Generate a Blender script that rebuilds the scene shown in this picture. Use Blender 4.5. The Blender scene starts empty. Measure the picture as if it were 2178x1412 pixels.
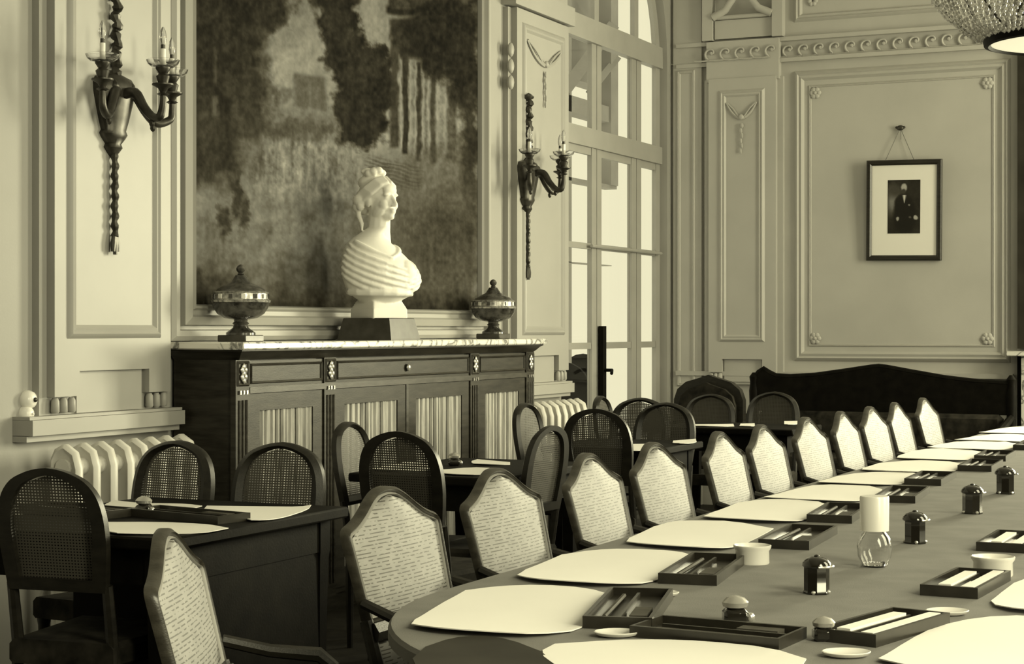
import bpy, bmesh, math, random
import numpy as np
from mathutils import Vector, Matrix

random.seed(7)
SC = bpy.context.scene
COL = SC.collection
R = math.radians

# ------------------------------------------------------------------ camera
F = 3800.0                      # focal length in pixels of the 2178 x 1412 frame
CX, HY = 1089.0, 700.0          # principal column, horizon row
CAMH = 1.338
A = math.atan(1761.0 / F)       # camera is turned this far left of the table's axis (+Y)
CA, SA = math.cos(A), math.sin(A)
cam = bpy.data.cameras.new('camera')
cam.sensor_width = 36.0
cam.lens = F / 2178.0 * 36.0
cam.shift_y = -(706.0 - HY) / 2178.0
cam.clip_start = 0.05
camo = bpy.data.objects.new('camera', cam)
COL.objects.link(camo)
camo.location = (0, 0, CAMH)
camo.rotation_euler = (R(90), 0, A)
SC.camera = camo

# ------------------------------------------------------------------ light
SC.view_settings.view_transform = 'Standard'
SC.view_settings.look = 'None'
SC.view_settings.exposure = 0.0
SC.view_settings.gamma = 1.0
SC.view_settings.use_curve_mapping = False
TINT = (1.0, 0.945, 0.635)
W = bpy.data.worlds.new('sky')
SC.world = W
W.use_nodes = True
bg = W.node_tree.nodes['Background']
bg.inputs['Color'].default_value = (TINT[0], TINT[1], TINT[2], 1)
bg.inputs['Strength'].default_value = 0.95
# daylight entering four tall windows outside the picture: three in the right-hand wall, one in the far wall
RW = 2.1                         # X of the right-hand wall
WIN_R = ((0.75, 2.45), (4.35, 6.05), (9.55, 11.25))   # openings in the right wall, along Y
WIN_B = (-0.50, 1.10)            # opening in the far wall, along X
WINZ = (0.85, 4.30)
def daylight(loc, rot, watts, spread=180, size=(1.5, 3.2)):
    ld = bpy.data.lights.new('window_daylight', 'AREA')
    ld.shape = 'RECTANGLE'; ld.size, ld.size_y = size
    ld.energy = watts; ld.color = TINT; ld.spread = R(spread)
    lo = bpy.data.objects.new('window_daylight', ld); COL.objects.link(lo)
    lo.location = loc; lo.rotation_euler = rot
daylight((RW+.28, 1.6, 2.75), (R(62), 0, R(90)), 220.0, 160)
daylight((RW+.28, 5.2, 2.75), (R(62), 0, R(90)), 105.0, 160)
daylight((RW+.28, 10.4, 2.60), (R(86), 0, R(90)), 300.0)
daylight((0.30, 13.28, 2.30), (R(-86), 0, 0), 720.0, size=(1.4, 2.3))

# ------------------------------------------------------------------ helpers
def ray(px, py):
    xn = (px - CX) / F; zn = (HY - py) / F
    return Vector((-SA + xn * CA, CA + xn * SA, zn))
def atH(px, py, h):
    d = ray(px, py); t = (h - CAMH) / d.z
    return Vector((0, 0, CAMH)) + d * t
def atX(px, py, X):
    d = ray(px, py); t = X / d.x
    return Vector((0, 0, CAMH)) + d * t
def atY(px, py, Y):
    d = ray(px, py); t = Y / d.y
    return Vector((0, 0, CAMH)) + d * t

def soften(pts, rad, sub=4):
    P = [Vector(p) for p in pts]; P = [P[0]*2-P[1]] + P + [P[-1]*2-P[-2]]; q = []; r = []
    for i in range(1, len(P)-2):
        for k in range(sub):
            t = k/sub; a,b,c,d = P[i-1],P[i],P[i+1],P[i+2]
            q.append(.5*((2*b)+(-a+c)*t+(2*a-5*b+4*c-d)*t*t+(-a+3*b-3*c+d)*t**3)); r.append(rad[i-1]*(1-t)+rad[i]*t)
    return q+[P[-2]], r+[rad[-1]]
class MB:
    def __init__(s): s.v = []; s.f = []
    def add(s, vs, fs):
        o = len(s.v); s.v += [tuple(p) for p in vs]; s.f += [tuple(i + o for i in q) for q in fs]
        return s
    def box(s, x0, x1, y0, y1, z0, z1):
        vs = [(x0,y0,z0),(x1,y0,z0),(x1,y1,z0),(x0,y1,z0),(x0,y0,z1),(x1,y0,z1),(x1,y1,z1),(x0,y1,z1)]
        return s.add(vs, [(0,3,2,1),(4,5,6,7),(0,1,5,4),(1,2,6,5),(2,3,7,6),(3,0,4,7)])
    def bbox(s, x0, x1, y0, y1, z0, z1, b=0.004):
        # box with bevelled vertical edges and top
        def ring(m, z):
            return [(x0+m,y0+b,z),(x0+b,y0+m,z),(x1-b,y0+m,z),(x1-m,y0+b,z),(x1-m,y1-b,z),(x1-b,y1-m,z),(x0+b,y1-m,z),(x0+m,y1-b,z)]
        rings = [ring(b, z0), ring(0, z0+b), ring(0, z1-b), ring(b, z1)]
        return s.loft(rings)
    def loft(s, rings, cap=True, close=True):
        n = len(rings[0]); vs = [p for r in rings for p in r]; fs = []
        for k in range(len(rings)-1):
            for i in range(n if close else n-1):
                j = (i+1) % n
                fs.append((k*n+i, k*n+j, (k+1)*n+j, (k+1)*n+i))
        if cap:
            fs.append(tuple(range(n-1,-1,-1))); fs.append(tuple((len(rings)-1)*n+i for i in range(n)))
        return s.add(vs, fs)
    def lathe(s, prof, n=20, c=(0,0,0), sx=1.0, sy=1.0, rot=0.0, cap=True):
        rings = []
        for r, z in prof:
            rings.append([(c[0]+sx*r*math.cos(rot+2*math.pi*i/n), c[1]+sy*r*math.sin(rot+2*math.pi*i/n), c[2]+z) for i in range(n)])
        return s.loft(rings, cap)
    def tube(s, pts, rad, n=8, cap=True):
        pts = [Vector(p) for p in pts]
        if not isinstance(rad, (list, tuple)): rad = [rad]*len(pts)
        t0 = (pts[1]-pts[0]).normalized()
        up = Vector((0,0,1)) if abs(t0.z) < .9 else Vector((1,0,0))
        nrm = t0.cross(up).normalized(); rings = []
        for i, p in enumerate(pts):
            a = pts[max(i-1,0)]; b = pts[min(i+1,len(pts)-1)]
            t = (b-a).normalized()
            nrm = (nrm - t*nrm.dot(t)).normalized(); bn = t.cross(nrm)
            rings.append([p + (nrm*math.cos(2*math.pi*k/n) + bn*math.sin(2*math.pi*k/n))*rad[i] for k in range(n)])
        return s.loft(rings, cap)
    def prism(s, poly, fn0, fn1):
        # poly in 2-D, mapped by fn0 / fn1 to the two faces
        return s.loft([[fn0(*p) for p in poly], [fn1(*p) for p in poly]])
    def ring(s, outer, inner, fn, t0, t1):
        # frame between two outlines with the same count, front t1, back t0
        n = len(outer)
        mid = [((a[0]+b[0])/2, (a[1]+b[1])/2) for a, b in zip(outer, inner)]
        q = t1 - t0
        rs = [[fn(p[0],p[1],t0) for p in outer], [fn(p[0],p[1],t1-q*.35) for p in outer], [fn(p[0],p[1],t1) for p in mid],
              [fn(p[0],p[1],t1-q*.35) for p in inner], [fn(p[0],p[1],t0) for p in inner]]
        vs = [p for r in rs for p in r]; fs = []
        for k in range(5):
            k2 = (k+1) % 5
            for i in range(n):
                j = (i+1) % n
                fs.append((k*n+i, k*n+j, k2*n+j, k2*n+i))
        return s.add(vs, fs)
    def rectframe(s, x0, x1, z0, z1, prof):
        # mitred picture moulding in the x-z plane; prof = list of (inset, y)
        rs = [[(x0+a,y,z0+a),(x1-a,y,z0+a),(x1-a,y,z1-a),(x0+a,y,z1-a)] for a, y in prof]
        return s.loft(rs, cap=False)
    def sphere(s, c, r, nu=10, nv=6):
        if not isinstance(r, (tuple, list)): r = (r, r, r)
        prof = [(math.sin(math.pi*k/nv), -math.cos(math.pi*k/nv)) for k in range(nv+1)]
        rings = [[(c[0]+r[0]*max(q,.02)*math.cos(2*math.pi*i/nu), c[1]+r[1]*max(q,.02)*math.sin(2*math.pi*i/nu), c[2]+r[2]*z) for i in range(nu)] for q, z in prof]
        return s.loft(rings)
    def mesh(s, name, smooth=True, ang=38):
        me = bpy.data.meshes.new(name)
        me.from_pydata([tuple(p) for p in s.v], [], s.f)
        bm = bmesh.new(); bm.from_mesh(me)
        bmesh.ops.recalc_face_normals(bm, faces=bm.faces)
        bm.to_mesh(me); bm.free()
        if smooth:
            me.polygons.foreach_set('use_smooth', [True]*len(me.polygons))
            me.set_sharp_from_angle(angle=R(ang))
        return me
    def build(s, name, mat, parent=None, smooth=True, ang=38, loc=None, rz=0):
        me = s.mesh(name, smooth, ang); me.materials.append(mat)
        return link(name, me, parent, loc, rz)

def link(name, me, parent=None, loc=None, rz=0):
    o = bpy.data.objects.new(name, me); COL.objects.link(o); o.parent = parent
    if loc is not None: o.location = loc
    if rz: o.rotation_euler = (0,0,rz)
    return o
def tag(o, label=None, cat=None, group=None, kind=None):
    if label: o['label'] = label
    if cat: o['category'] = cat
    if group: o['group'] = group
    if kind: o['kind'] = kind
    return o
def empty(name, loc, rz=0, label=None, cat=None, group=None):
    o = bpy.data.objects.new(name, None); COL.objects.link(o)
    o.empty_display_size = .1
    o.location = loc; o.rotation_euler = (0,0,rz)
    return tag(o, label, cat, group)
def kids(o): return [c for c in bpy.data.objects if c.parent == o]
def copy_tree(o, parent=None):
    c = o.copy(); COL.objects.link(c); c.parent = parent
    for ch in kids(o): copy_tree(ch, c)
    return c

# ------------------------------------------------------------------ materials
def hue(l):
    # old sepia print: light tones nearly neutral (the daylight is warm), dark tones browner
    k = min(1.0, max(0.0, (l - .01) / .12))
    return (l, l*(.89 + .09*k), l*(.64 + .28*k), 1)
def nodes(name):
    m = bpy.data.materials.new(name); m.use_nodes = True
    nt = m.node_tree; b = nt.nodes['Principled BSDF']
    return m, nt, b
def mat(name, lum, rough=.5, spec=.5, metal=0.0, var=0.0, scale=6.0, bump=0.0, bscale=60.0, stretch=(1,1,1), detail=4.0, coat=0.0):
    m, nt, b = nodes(name)
    b.inputs['Base Color'].default_value = hue(lum)
    b.inputs['Roughness'].default_value = rough
    b.inputs['Specular IOR Level'].default_value = spec
    b.inputs['Metallic'].default_value = metal
    b.inputs['Coat Weight'].default_value = coat
    tc = nt.nodes.new('ShaderNodeTexCoord'); mp = nt.nodes.new('ShaderNodeMapping')
    mp.inputs['Scale'].default_value = stretch
    nt.links.new(tc.outputs['Object'], mp.inputs['Vector'])
    if var:
        n = nt.nodes.new('ShaderNodeTexNoise'); n.inputs['Scale'].default_value = scale; n.inputs['Detail'].default_value = detail
        nt.links.new(mp.outputs['Vector'], n.inputs['Vector'])
        r = nt.nodes.new('ShaderNodeValToRGB')
        r.color_ramp.elements[0].position = .3; r.color_ramp.elements[1].position = .7
        r.color_ramp.elements[0].color = hue(lum*(1-var)); r.color_ramp.elements[1].color = hue(min(.95, lum*(1+var)))
        nt.links.new(n.outputs['Fac'], r.inputs['Fac']); nt.links.new(r.outputs['Color'], b.inputs['Base Color'])
    if bump:
        n2 = nt.nodes.new('ShaderNodeTexNoise'); n2.inputs['Scale'].default_value = bscale
        nt.links.new(mp.outputs['Vector'], n2.inputs['Vector'])
        bp = nt.nodes.new('ShaderNodeBump'); bp.inputs['Strength'].default_value = bump; bp.inputs['Distance'].default_value = .01
        nt.links.new(n2.outputs['Fac'], bp.inputs['Height']); nt.links.new(bp.outputs['Normal'], b.inputs['Normal'])
    return m
def attr_mat(name, rough=.6, spec=.3, bump=0.0):
    m, nt, b = nodes(name)
    a = nt.nodes.new('ShaderNodeAttribute'); a.attribute_name = 'paint'
    nt.links.new(a.outputs['Color'], b.inputs['Base Color'])
    b.inputs['Roughness'].default_value = rough; b.inputs['Specular IOR Level'].default_value = spec
    if bump:
        n2 = nt.nodes.new('ShaderNodeTexNoise'); n2.inputs['Scale'].default_value = 180
        bp = nt.nodes.new('ShaderNodeBump'); bp.inputs['Strength'].default_value = bump; bp.inputs['Distance'].default_value = .004
        nt.links.new(n2.outputs['Fac'], bp.inputs['Height']); nt.links.new(bp.outputs['Normal'], b.inputs['Normal'])
    return m
def cane_mat(name, lum, dark):
    # closely woven cane: long horizontal strands with narrow dark slits
    m, nt, b = nodes(name)
    tc = nt.nodes.new('ShaderNodeTexCoord'); sp = nt.nodes.new('ShaderNodeSeparateXYZ'); cb = nt.nodes.new('ShaderNodeCombineXYZ')
    nt.links.new(tc.outputs['Object'], sp.inputs[0]); nt.links.new(sp.outputs['X'], cb.inputs['X']); nt.links.new(sp.outputs['Z'], cb.inputs['Y'])
    def math_(op, a, b=None):
        q = nt.nodes.new('ShaderNodeMath'); q.operation = op
        for i_, v_ in enumerate((a, b)):
            if v_ is None: continue
            if isinstance(v_, (int, float)): q.inputs[i_].default_value = v_
            else: nt.links.new(v_, q.inputs[i_])
        return q.outputs[0]
    fr = math_('FRACT', math_('DIVIDE', sp.outputs['Z'], .0086))
    slit = math_('GREATER_THAN', math_('ABSOLUTE', math_('SUBTRACT', fr, .5)), .34)
    mp = nt.nodes.new('ShaderNodeMapping'); mp.inputs['Scale'].default_value = (42, 0, 116); nt.links.new(tc.outputs['Object'], mp.inputs['Vector'])
    dn = nt.nodes.new('ShaderNodeTexNoise'); dn.inputs['Scale'].default_value = 1.0; dn.inputs['Detail'].default_value = 1.0; nt.links.new(mp.outputs['Vector'], dn.inputs['Vector'])
    fac = math_('MULTIPLY', slit, math_('GREATER_THAN', dn.outputs['Fac'], .47))
    br = nt.nodes.new('ShaderNodeMix'); br.data_type = 'RGBA'
    br.inputs['A'].default_value = hue(lum); br.inputs['B'].default_value = hue(dark); nt.links.new(fac, br.inputs['Factor'])
    n = nt.nodes.new('ShaderNodeTexNoise'); n.inputs['Scale'].default_value = 14; nt.links.new(tc.outputs['Object'], n.inputs['Vector'])
    mx = nt.nodes.new('ShaderNodeMix'); mx.data_type = 'RGBA'; mx.blend_type = 'MULTIPLY'; mx.inputs['Factor'].default_value = .5
    nt.links.new(br.outputs['Result'], mx.inputs['A']); nt.links.new(n.outputs['Fac'], mx.inputs['B'])
    nt.links.new(mx.outputs['Result'], b.inputs['Base Color'])
    bp = nt.nodes.new('ShaderNodeBump'); bp.inputs['Strength'].default_value = .6; bp.inputs['Distance'].default_value = .003; bp.invert = True
    nt.links.new(fac, bp.inputs['Height']); nt.links.new(bp.outputs['Normal'], b.inputs['Normal'])
    b.inputs['Roughness'].default_value = .6
    return m
def open_cane_mat(name, lum, px=.0145, pz=.0125, wx=.42, wz=.40):
    # open caning: a grid of strands with real see-through holes
    m, nt, b = nodes(name)
    b.inputs['Base Color'].default_value = hue(lum); b.inputs['Roughness'].default_value = .6
    tc = nt.nodes.new('ShaderNodeTexCoord'); sp = nt.nodes.new('ShaderNodeSeparateXYZ')
    nt.links.new(tc.outputs['Object'], sp.inputs[0])
    def band(axis, per, w):
        d = nt.nodes.new('ShaderNodeMath'); d.operation = 'DIVIDE'; d.inputs[1].default_value = per
        nt.links.new(sp.outputs[axis], d.inputs[0])
        fr = nt.nodes.new('ShaderNodeMath'); fr.operation = 'FRACT'; nt.links.new(d.outputs[0], fr.inputs[0])
        lt = nt.nodes.new('ShaderNodeMath'); lt.operation = 'LESS_THAN'; lt.inputs[1].default_value = w
        nt.links.new(fr.outputs[0], lt.inputs[0]); return lt
    a1 = band('X', px, wx); a2 = band('Z', pz, wz)
    mx = nt.nodes.new('ShaderNodeMath'); mx.operation = 'MAXIMUM'
    nt.links.new(a1.outputs[0], mx.inputs[0]); nt.links.new(a2.outputs[0], mx.inputs[1])
    nt.links.new(mx.outputs[0], b.inputs['Alpha'])
    return m
def glass_mat(name, rough=.02, tint=.95, diffuse=0.0):
    m, nt, b = nodes(name)
    b.inputs['Base Color'].default_value = (tint, tint, tint, 1)
    b.inputs['Roughness'].default_value = rough; b.inputs['Transmission Weight'].default_value = 1.0 - diffuse
    b.inputs['IOR'].default_value = 1.45
    return m
def pane_mat(name):
    m, nt, b = nodes(name)
    tr = nt.nodes.new('ShaderNodeBsdfTransparent'); gl = nt.nodes.new('ShaderNodeBsdfGlossy'); gl.inputs['Roughness'].default_value = .03
    mx = nt.nodes.new('ShaderNodeMixShader'); mx.inputs[0].default_value = .06
    nt.links.new(tr.outputs[0], mx.inputs[1]); nt.links.new(gl.outputs[0], mx.inputs[2])
    nt.links.new(mx.outputs[0], nt.nodes['Material Output'].inputs['Surface'])
    return m
def marble_mat(name, lum, vein):
    m, nt, b = nodes(name)
    tc = nt.nodes.new('ShaderNodeTexCoord')
    n = nt.nodes.new('ShaderNodeTexNoise'); n.inputs['Scale'].default_value = 5.5; n.inputs['Detail'].default_value = 8; n.inputs['Distortion'].default_value = 1.6
    nt.links.new(tc.outputs['Object'], n.inputs['Vector'])
    r = nt.nodes.new('ShaderNodeValToRGB'); e = r.color_ramp.elements
    e[0].position = .46; e[0].color = hue(lum); e[1].position = .56; e[1].color = hue(lum*.95)
    x = e.new(.51); x.color = hue(vein)
    nt.links.new(n.outputs['Fac'], r.inputs['Fac']); nt.links.new(r.outputs['Color'], b.inputs['Base Color'])
    b.inputs['Roughness'].default_value = .25
    return m
def wood_mat(name, lum, rough=.35, spec=.5, axis=(1,1,12)):
    return mat(name, lum, rough, spec, var=.45, scale=5, stretch=axis, bump=.05, bscale=40)

M = dict(
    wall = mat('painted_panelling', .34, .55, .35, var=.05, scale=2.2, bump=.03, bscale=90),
    wallB = mat('lightened_wall_paint', .47, .6, .3, var=.10, scale=1.3, bump=.03, bscale=90),  # same paint as the panelling, lightened to stand in for missing light
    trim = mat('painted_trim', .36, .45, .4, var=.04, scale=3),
    trimB = mat('lightened_trim_paint', .46, .45, .4, var=.04, scale=3),  # same trim paint, far wall's extra light put into the colour
    ceil = mat('ceiling_plaster', .40, .8),
    floor = wood_mat('dark_carpet', .018, .85, .2, (2,2,2)),
    sash = mat('window_paint', .36, .4, .4, var=.05),
    wood = wood_mat('dark_mahogany', .028, .42, .22, (1.5,1.5,10)),
    woodH = wood_mat('dark_mahogany_flat', .045, .4, .3, (2,10,10)),
    blackwood = wood_mat('ebonised_wood', .005, .6, .08, (3,3,3)),
    chairwood = wood_mat('chair_frame_wood', .035, .32, .5, (4,4,10)),
    bead = mat('pale_chair_bead', .34, .4, .4, var=.1, scale=30),
    darkframe = wood_mat('round_chair_wood', .013, .4, .45, (4,4,10)),
    cane = cane_mat('close_woven_cane', .27, .06),
    opencane = open_cane_mat('open_cane', .06),
    rearcane = open_cane_mat('round_chair_cane', .06, .0100, .0085, .55, .62),
    felt = mat('table_felt', .205, .85, .15, var=.10, scale=9, bump=.08, bscale=300),
    paper = mat('white_paper', .88, .7, .2, var=.02, scale=3),
    tray = mat('black_lacquer', .022, .3, .6, var=.3, scale=20),
    traywell = mat('tray_lining', .06, .7, .1, var=.3, scale=20),
    ink = mat('ink_black_glass', .012, .12, .6, coat=.5),
    brass = mat('pale_brass', .62, .25, .5, metal=.7),
    bronze = mat('dark_bronze', .045, .38, .6, metal=.45, var=.5, scale=25),
    candle = mat('candle_sleeve', .85, .5),
    marble = marble_mat('veined_marble', .82, .16),
    bust = mat('white_plaster', .88, .55, .3, var=.03, scale=8),
    plinth = mat('dark_stone', .055, .35, .5, var=.4, scale=14),
    urn = mat('enamelled_urn', .05, .22, .7, var=.9, scale=26, detail=6, coat=.4),
    urnband = mat('gilt_band', .42, .28, .6, metal=.5, var=.7, scale=60),
    fabric = mat('pleated_silk', .40, .7, .3, var=.3, scale=9, stretch=(6,6,.6)),
    radiator = mat('radiator_enamel', .68, .4, .5, var=.05),
    porcelain = mat('porcelain', .84, .25, .5),
    frame = wood_mat('black_picture_frame', .02, .35, .5),
    mount = mat('cream_card_mount', .84, .7, .2),
    canvas = attr_mat('oil_on_canvas', .85, .06, .25),
    print = attr_mat('photographic_print', .35, .4),
    glass = glass_mat('clear_glass'),
    frost = mat('frosted_glass', .9, .25, .6),
    pane = pane_mat('window_pane'),
    wire = mat('picture_wire', .12, .5, .5),
    tapestry = mat('tapestry_seat', .02, .85, .2, var=.8, scale=16, detail=6),
    stone = mat('outside_stone', .34, .8, .2, var=.1, scale=3),
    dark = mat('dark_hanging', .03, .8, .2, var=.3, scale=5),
    crystal = mat('crystal_bead', .42, .12, .9, var=.5, scale=40, coat=.6),
    card = mat('pale_card', .80, .6),
)
# lit opal glass plate of the chandelier
m_, nt_, b_ = nodes('opal_lamp_glass')
b_.inputs['Base Color'].default_value = (.8,.8,.75,1)
b_.inputs['Emission Color'].default_value = (1,.93,.62,1); b_.inputs['Emission Strength'].default_value = .45
M['opal'] = m_

# ------------------------------------------------------------------ room shell
WA = -4.67        # X of the left wall face
WB = 13.0         # Y of the far wall face
YF = -2.6         # wall behind the camera
HC = 5.1          # ceiling height
def struct(o): o['kind'] = 'structure'; return o
struct(MB().box(WA-.4, RW+.4, YF-.3, WB+.3, -.12, 0).build('floor', M['floor'], smooth=False))
struct(MB().box(WA-.4, RW+.4, YF-.3, WB+.3, HC, HC+.12).build('ceiling', M['ceil'], smooth=False))
struct(MB().box(WA, RW, YF-.2, YF, 0, HC).build('wall_front', M['dark'], smooth=False))

# left wall: local x = -Y, local y = out of the wall (+X), z up
WU0, WU1, WSP = 10.85, 12.90, 3.40           # French window: sides and springing of the arch
wc, wr = (WU0+WU1)/2, (WU1-WU0)/2
mb = MB()
mb.box(-WU0, -YF+.2, -.10, 0, 0, HC)
mb.box(-WB-.2, -WU1, -.10, 0, 0, HC)
N = 24
for i in range(N):
    a0 = math.pi*i/N; a1 = math.pi*(i+1)/N
    x0, z0 = -wc + wr*math.cos(a0), WSP + wr*math.sin(a0)
    x1, z1 = -wc + wr*math.cos(a1), WSP + wr*math.sin(a1)
    vs = []
    for y in (-.10, 0): vs += [(x0,y,z0),(x1,y,z1),(x1,y,HC),(x0,y,HC)]
    mb.add(vs, [(0,1,2,3),(4,7,6,5),(0,4,5,1),(2,6,7,3)])
wallL = struct(mb.build('wall_left', M['wall'], smooth=False, loc=(WA,0,0), rz=-math.pi/2))
# far wall: local x = -X = v, local y = out (-Y)
wallB = struct(MB().box(-WIN_B[0], -WA+.015, -.2, 0, 0, HC).box(-RW-.3, -WIN_B[1], -.2, 0, 0, HC).box(-WIN_B[1], -WIN_B[0], -.2, 0, 0, WINZ[0]).box(-WIN_B[1], -WIN_B[0], -.2, 0, WINZ[1], HC).build('wall_back', M['wallB'], smooth=False, loc=(0,WB,0), rz=math.pi))
# right wall with three tall windows
mb = MB(); e0 = YF-.2
for (a0, a1) in WIN_R:
    mb.box(RW, RW+.2, e0, a0, 0, HC); e0 = a1
    mb.box(RW, RW+.2, a0, a1, 0, WINZ[0]).box(RW, RW+.2, a0, a1, WINZ[1], HC)
mb.box(RW, RW+.2, e0, WB+.2, 0, HC)
wallR = struct(mb.build('wall_right', M['wall'], smooth=False))
def sash(name, a0, a1, loc, rz):
    # casement frame in local x-z
    wf = MB(); z0, z1 = WINZ
    wf.box(a0, a1, -.03, .03, z0, z0+.07).box(a0, a1, -.03, .03, z1-.07, z1)
    for q in (a0, (a0+a1)/2-.03, a1-.06): wf.box(q, q+.06, -.03, .03, z0+.07, z1-.07)
    w = struct(wf.build(name, M['sash'], smooth=False, loc=loc, rz=rz))
    for z in (2.0, 3.15): MB().box(a0+.06, a1-.06, -.02, .02, z-.02, z+.02).build('glazing_bar', M['sash'], w, smooth=False)
sash('window_2', *WIN_R[0], (RW+.1,0,0), math.pi/2)
sash('window_3', *WIN_R[1], (RW+.1,0,0), math.pi/2)
sash('window_4', *WIN_R[2], (RW+.1,0,0), math.pi/2)
sash('window_5', WIN_B[0], WIN_B[1], (0,WB+.1,0), 0)

# ------------------------------------------------------------------ French window in the left wall
fw = MB()
yb, yf = -.095, -.060
def jamb(m, u0, u1, z0, z1, y0=yb, y1=yf): m.box(-u1, -u0, y0, y1, z0, z1)
jamb(fw, WU0, WU0+.07, 0, WSP); jamb(fw, WU1-.08, WU1, 0, WSP)
jamb(fw, WU0, WU1, WSP-.07, WSP+.09, -.098, -.035)            # transom at the springing
jamb(fw, WU0, WU1, 2.60, 2.73, -.098, -.04)                  # lower transom
for i in range(N):
    a0 = math.pi*i/N; a1 = math.pi*(i+1)/N
    ps = []
    for y in (yb, yf):
        for rr in (wr, wr-.08):
            for a_ in (a0, a1): ps.append((-wc+rr*math.cos(a_), y, WSP+rr*math.sin(a_)))
    fw.add(ps, [(0,1,3,2),(4,6,7,5),(0,4,5,1),(2,3,7,6),(0,2,6,4),(1,5,7,3)])
win1 = struct(fw.build('window_1', M['sash'], smooth=False, loc=(WA,0,0), rz=-math.pi/2))
panes = [(10.92, 11.53), (11.71, 12.30), (12.50, 12.82)]
for (u0, u1) in ((11.53,11.615), (11.625,11.71), (12.30,12.395), (12.405,12.50)):
    m = MB(); jamb(m, u0, u1, 0, WSP-.07); m.build('stile', M['sash'], win1, smooth=False)
for (u0, u1) in ((11.58,11.66), (12.36,12.44)):
    zt = WSP + math.sqrt(max(.01, (wr-.03)**2 - ((u0+u1)/2-wc)**2))
    m = MB(); jamb(m, u0, u1, WSP+.09, zt); m.build('arch_mullion', M['sash'], win1, smooth=False)
for (u0, u1) in panes:
    for (z0, z1) in ((.02,.25),(1.20,1.245),(1.895,1.935),(2.55,2.60)):
        m = MB(); jamb(m, u0, u1, z0, z1, -.092, -.066); m.build('glazing_bar', M['sash'], win1, smooth=False)
    for (z0, z1) in ((.25,1.20),(1.245,1.895),(1.935,2.55),(2.73,3.33)):
        MB().box(-u1,-u0,-.081,-.077,z0,z1).build('pane', M['pane'], win1, smooth=False)
for (u0, u1) in ((10.93,11.58),(11.66,12.36),(12.44,12.84)):
    pts = [(-u0, WSP+.09), (-u1, WSP+.09)]
    for k in range(9):
        u = u1 + (u0-u1)*k/8
        pts.append((-u, max(WSP+.1, WSP+math.sqrt(max(.001,(wr-.08)**2-(u-wc)**2)))))
    MB().prism(pts, lambda x,z: (x,-.081,z), lambda x,z: (x,-.077,z)).build('pane', M['pane'], win1, smooth=False)
MB().tube([(-11.45,-.03,1.915),(-12.0,-.03,1.915),(-12.85,-.03,1.915)], .012).build('rail', M['sash'], win1)
bolt = MB().box(-11.69,-11.63,-.05,-.015,.78,1.36).tube([(-11.66,-.03,1.05),(-11.66,.04,1.05),(-11.60,.06,1.03)], .012).build('espagnolette_bolt', M['blackwood'], win1)

# loggia outside the French window: timber posts, beams and braces
def outside(px0, px1, py0, py1, X, d=.12):
    p = atX(px0, py0, X); q = atX(px1, py1, X)
    return (X-d, X, min(p.y,q.y), max(p.y,q.y), min(p.z,q.z), max(p.z,q.z))
log = empty('loggia_frame', (-7.0, 16.5, 0), 0, 'pale grey timber loggia framework seen outside through the French window', 'loggia')
def lpart(name, m): 
    m.v = [(x+7.0, y-16.5, z) for x,y,z in m.v]; return m.build(name, M['stone'], log, smooth=False)
b0 = outside(1150, 1216, 380, 740, -7.0); lpart('post', MB().box(b0[0],b0[1],b0[2],b0[3],0,b0[5]+2.2))
b0 = outside(1100, 1312, 205, 232, -7.0); lpart('beam', MB().box(b0[0]-.05,b0[1],b0[2],b0[3],b0[4],b0[5]))
b0 = outside(1100, 1312, 362, 396, -7.0); lpart('beam', MB().box(b0[0]-.02,b0[1],b0[2],b0[3],b0[4],b0[5]))
b0 = outside(1296, 1311, 0, 396, -7.0); lpart('post', MB().box(b0[0],b0[1]+.02,b0[2],b0[3],b0[4],b0[5]+1.0))
b0 = outside(1195, 1255, 555, 562, -7.0); lpart('rail', MB().box(b0[0],b0[1],b0[2]-1,b0[3]+.6,b0[4],b0[5]))
pa, pb = atX(1195, 200, -7.0), atX(1300, 60, -7.0)
lpart('brace', MB().tube([pa, pb], .09, 4))
pa, pb = atX(1255, 195, -7.0), atX(1312, 125, -7.0)
lpart('brace', MB().tube([pa, pb], .05, 4))
pa, pb = atX(1060, 20, -7.2), atX(1322, 40, -7.2)
b0 = outside(1040, 1290, -120, 190, -7.4); lpart('gable_boards', MB().box(b0[0]-.1,b0[1],b0[2],b0[3],b0[4],b0[5]+1.5))
gch = []
for k, (px, py) in enumerate(((1200, 770), (1240, 752))):
    p = atX(px, py, -6.0 - 1.1*k)
    g = empty('garden_chair', (p.x, p.y, 0), R(20*k), ('dark garden chair with rounded back outside the French window, beside the wall' if k == 0 else 'tall dark garden chair outside the French window, beside the door stile'), 'chair', 'garden chairs on the loggia')
    hgt = p.z
    o_ = [( .24*math.cos(t), hgt-.24+.24*math.sin(t)) for t in [math.pi*i/10 for i in range(11)]] + [(-.24,.5),(.24,.5)]
    MB().prism(o_, lambda x,z:(x,-.02,z), lambda x,z:(x,.02,z)).build('backrest', M['blackwood'], g)
    MB().bbox(-.24,.24,-.02,.42,.42,.47).build('seat', M['blackwood'], g)
    for sx in (-.21,.21):
        for sy in (0,.38): MB().box(sx-.02,sx+.02,sy-.02,sy+.02,0,.42).build('leg', M['blackwood'], g)

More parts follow.
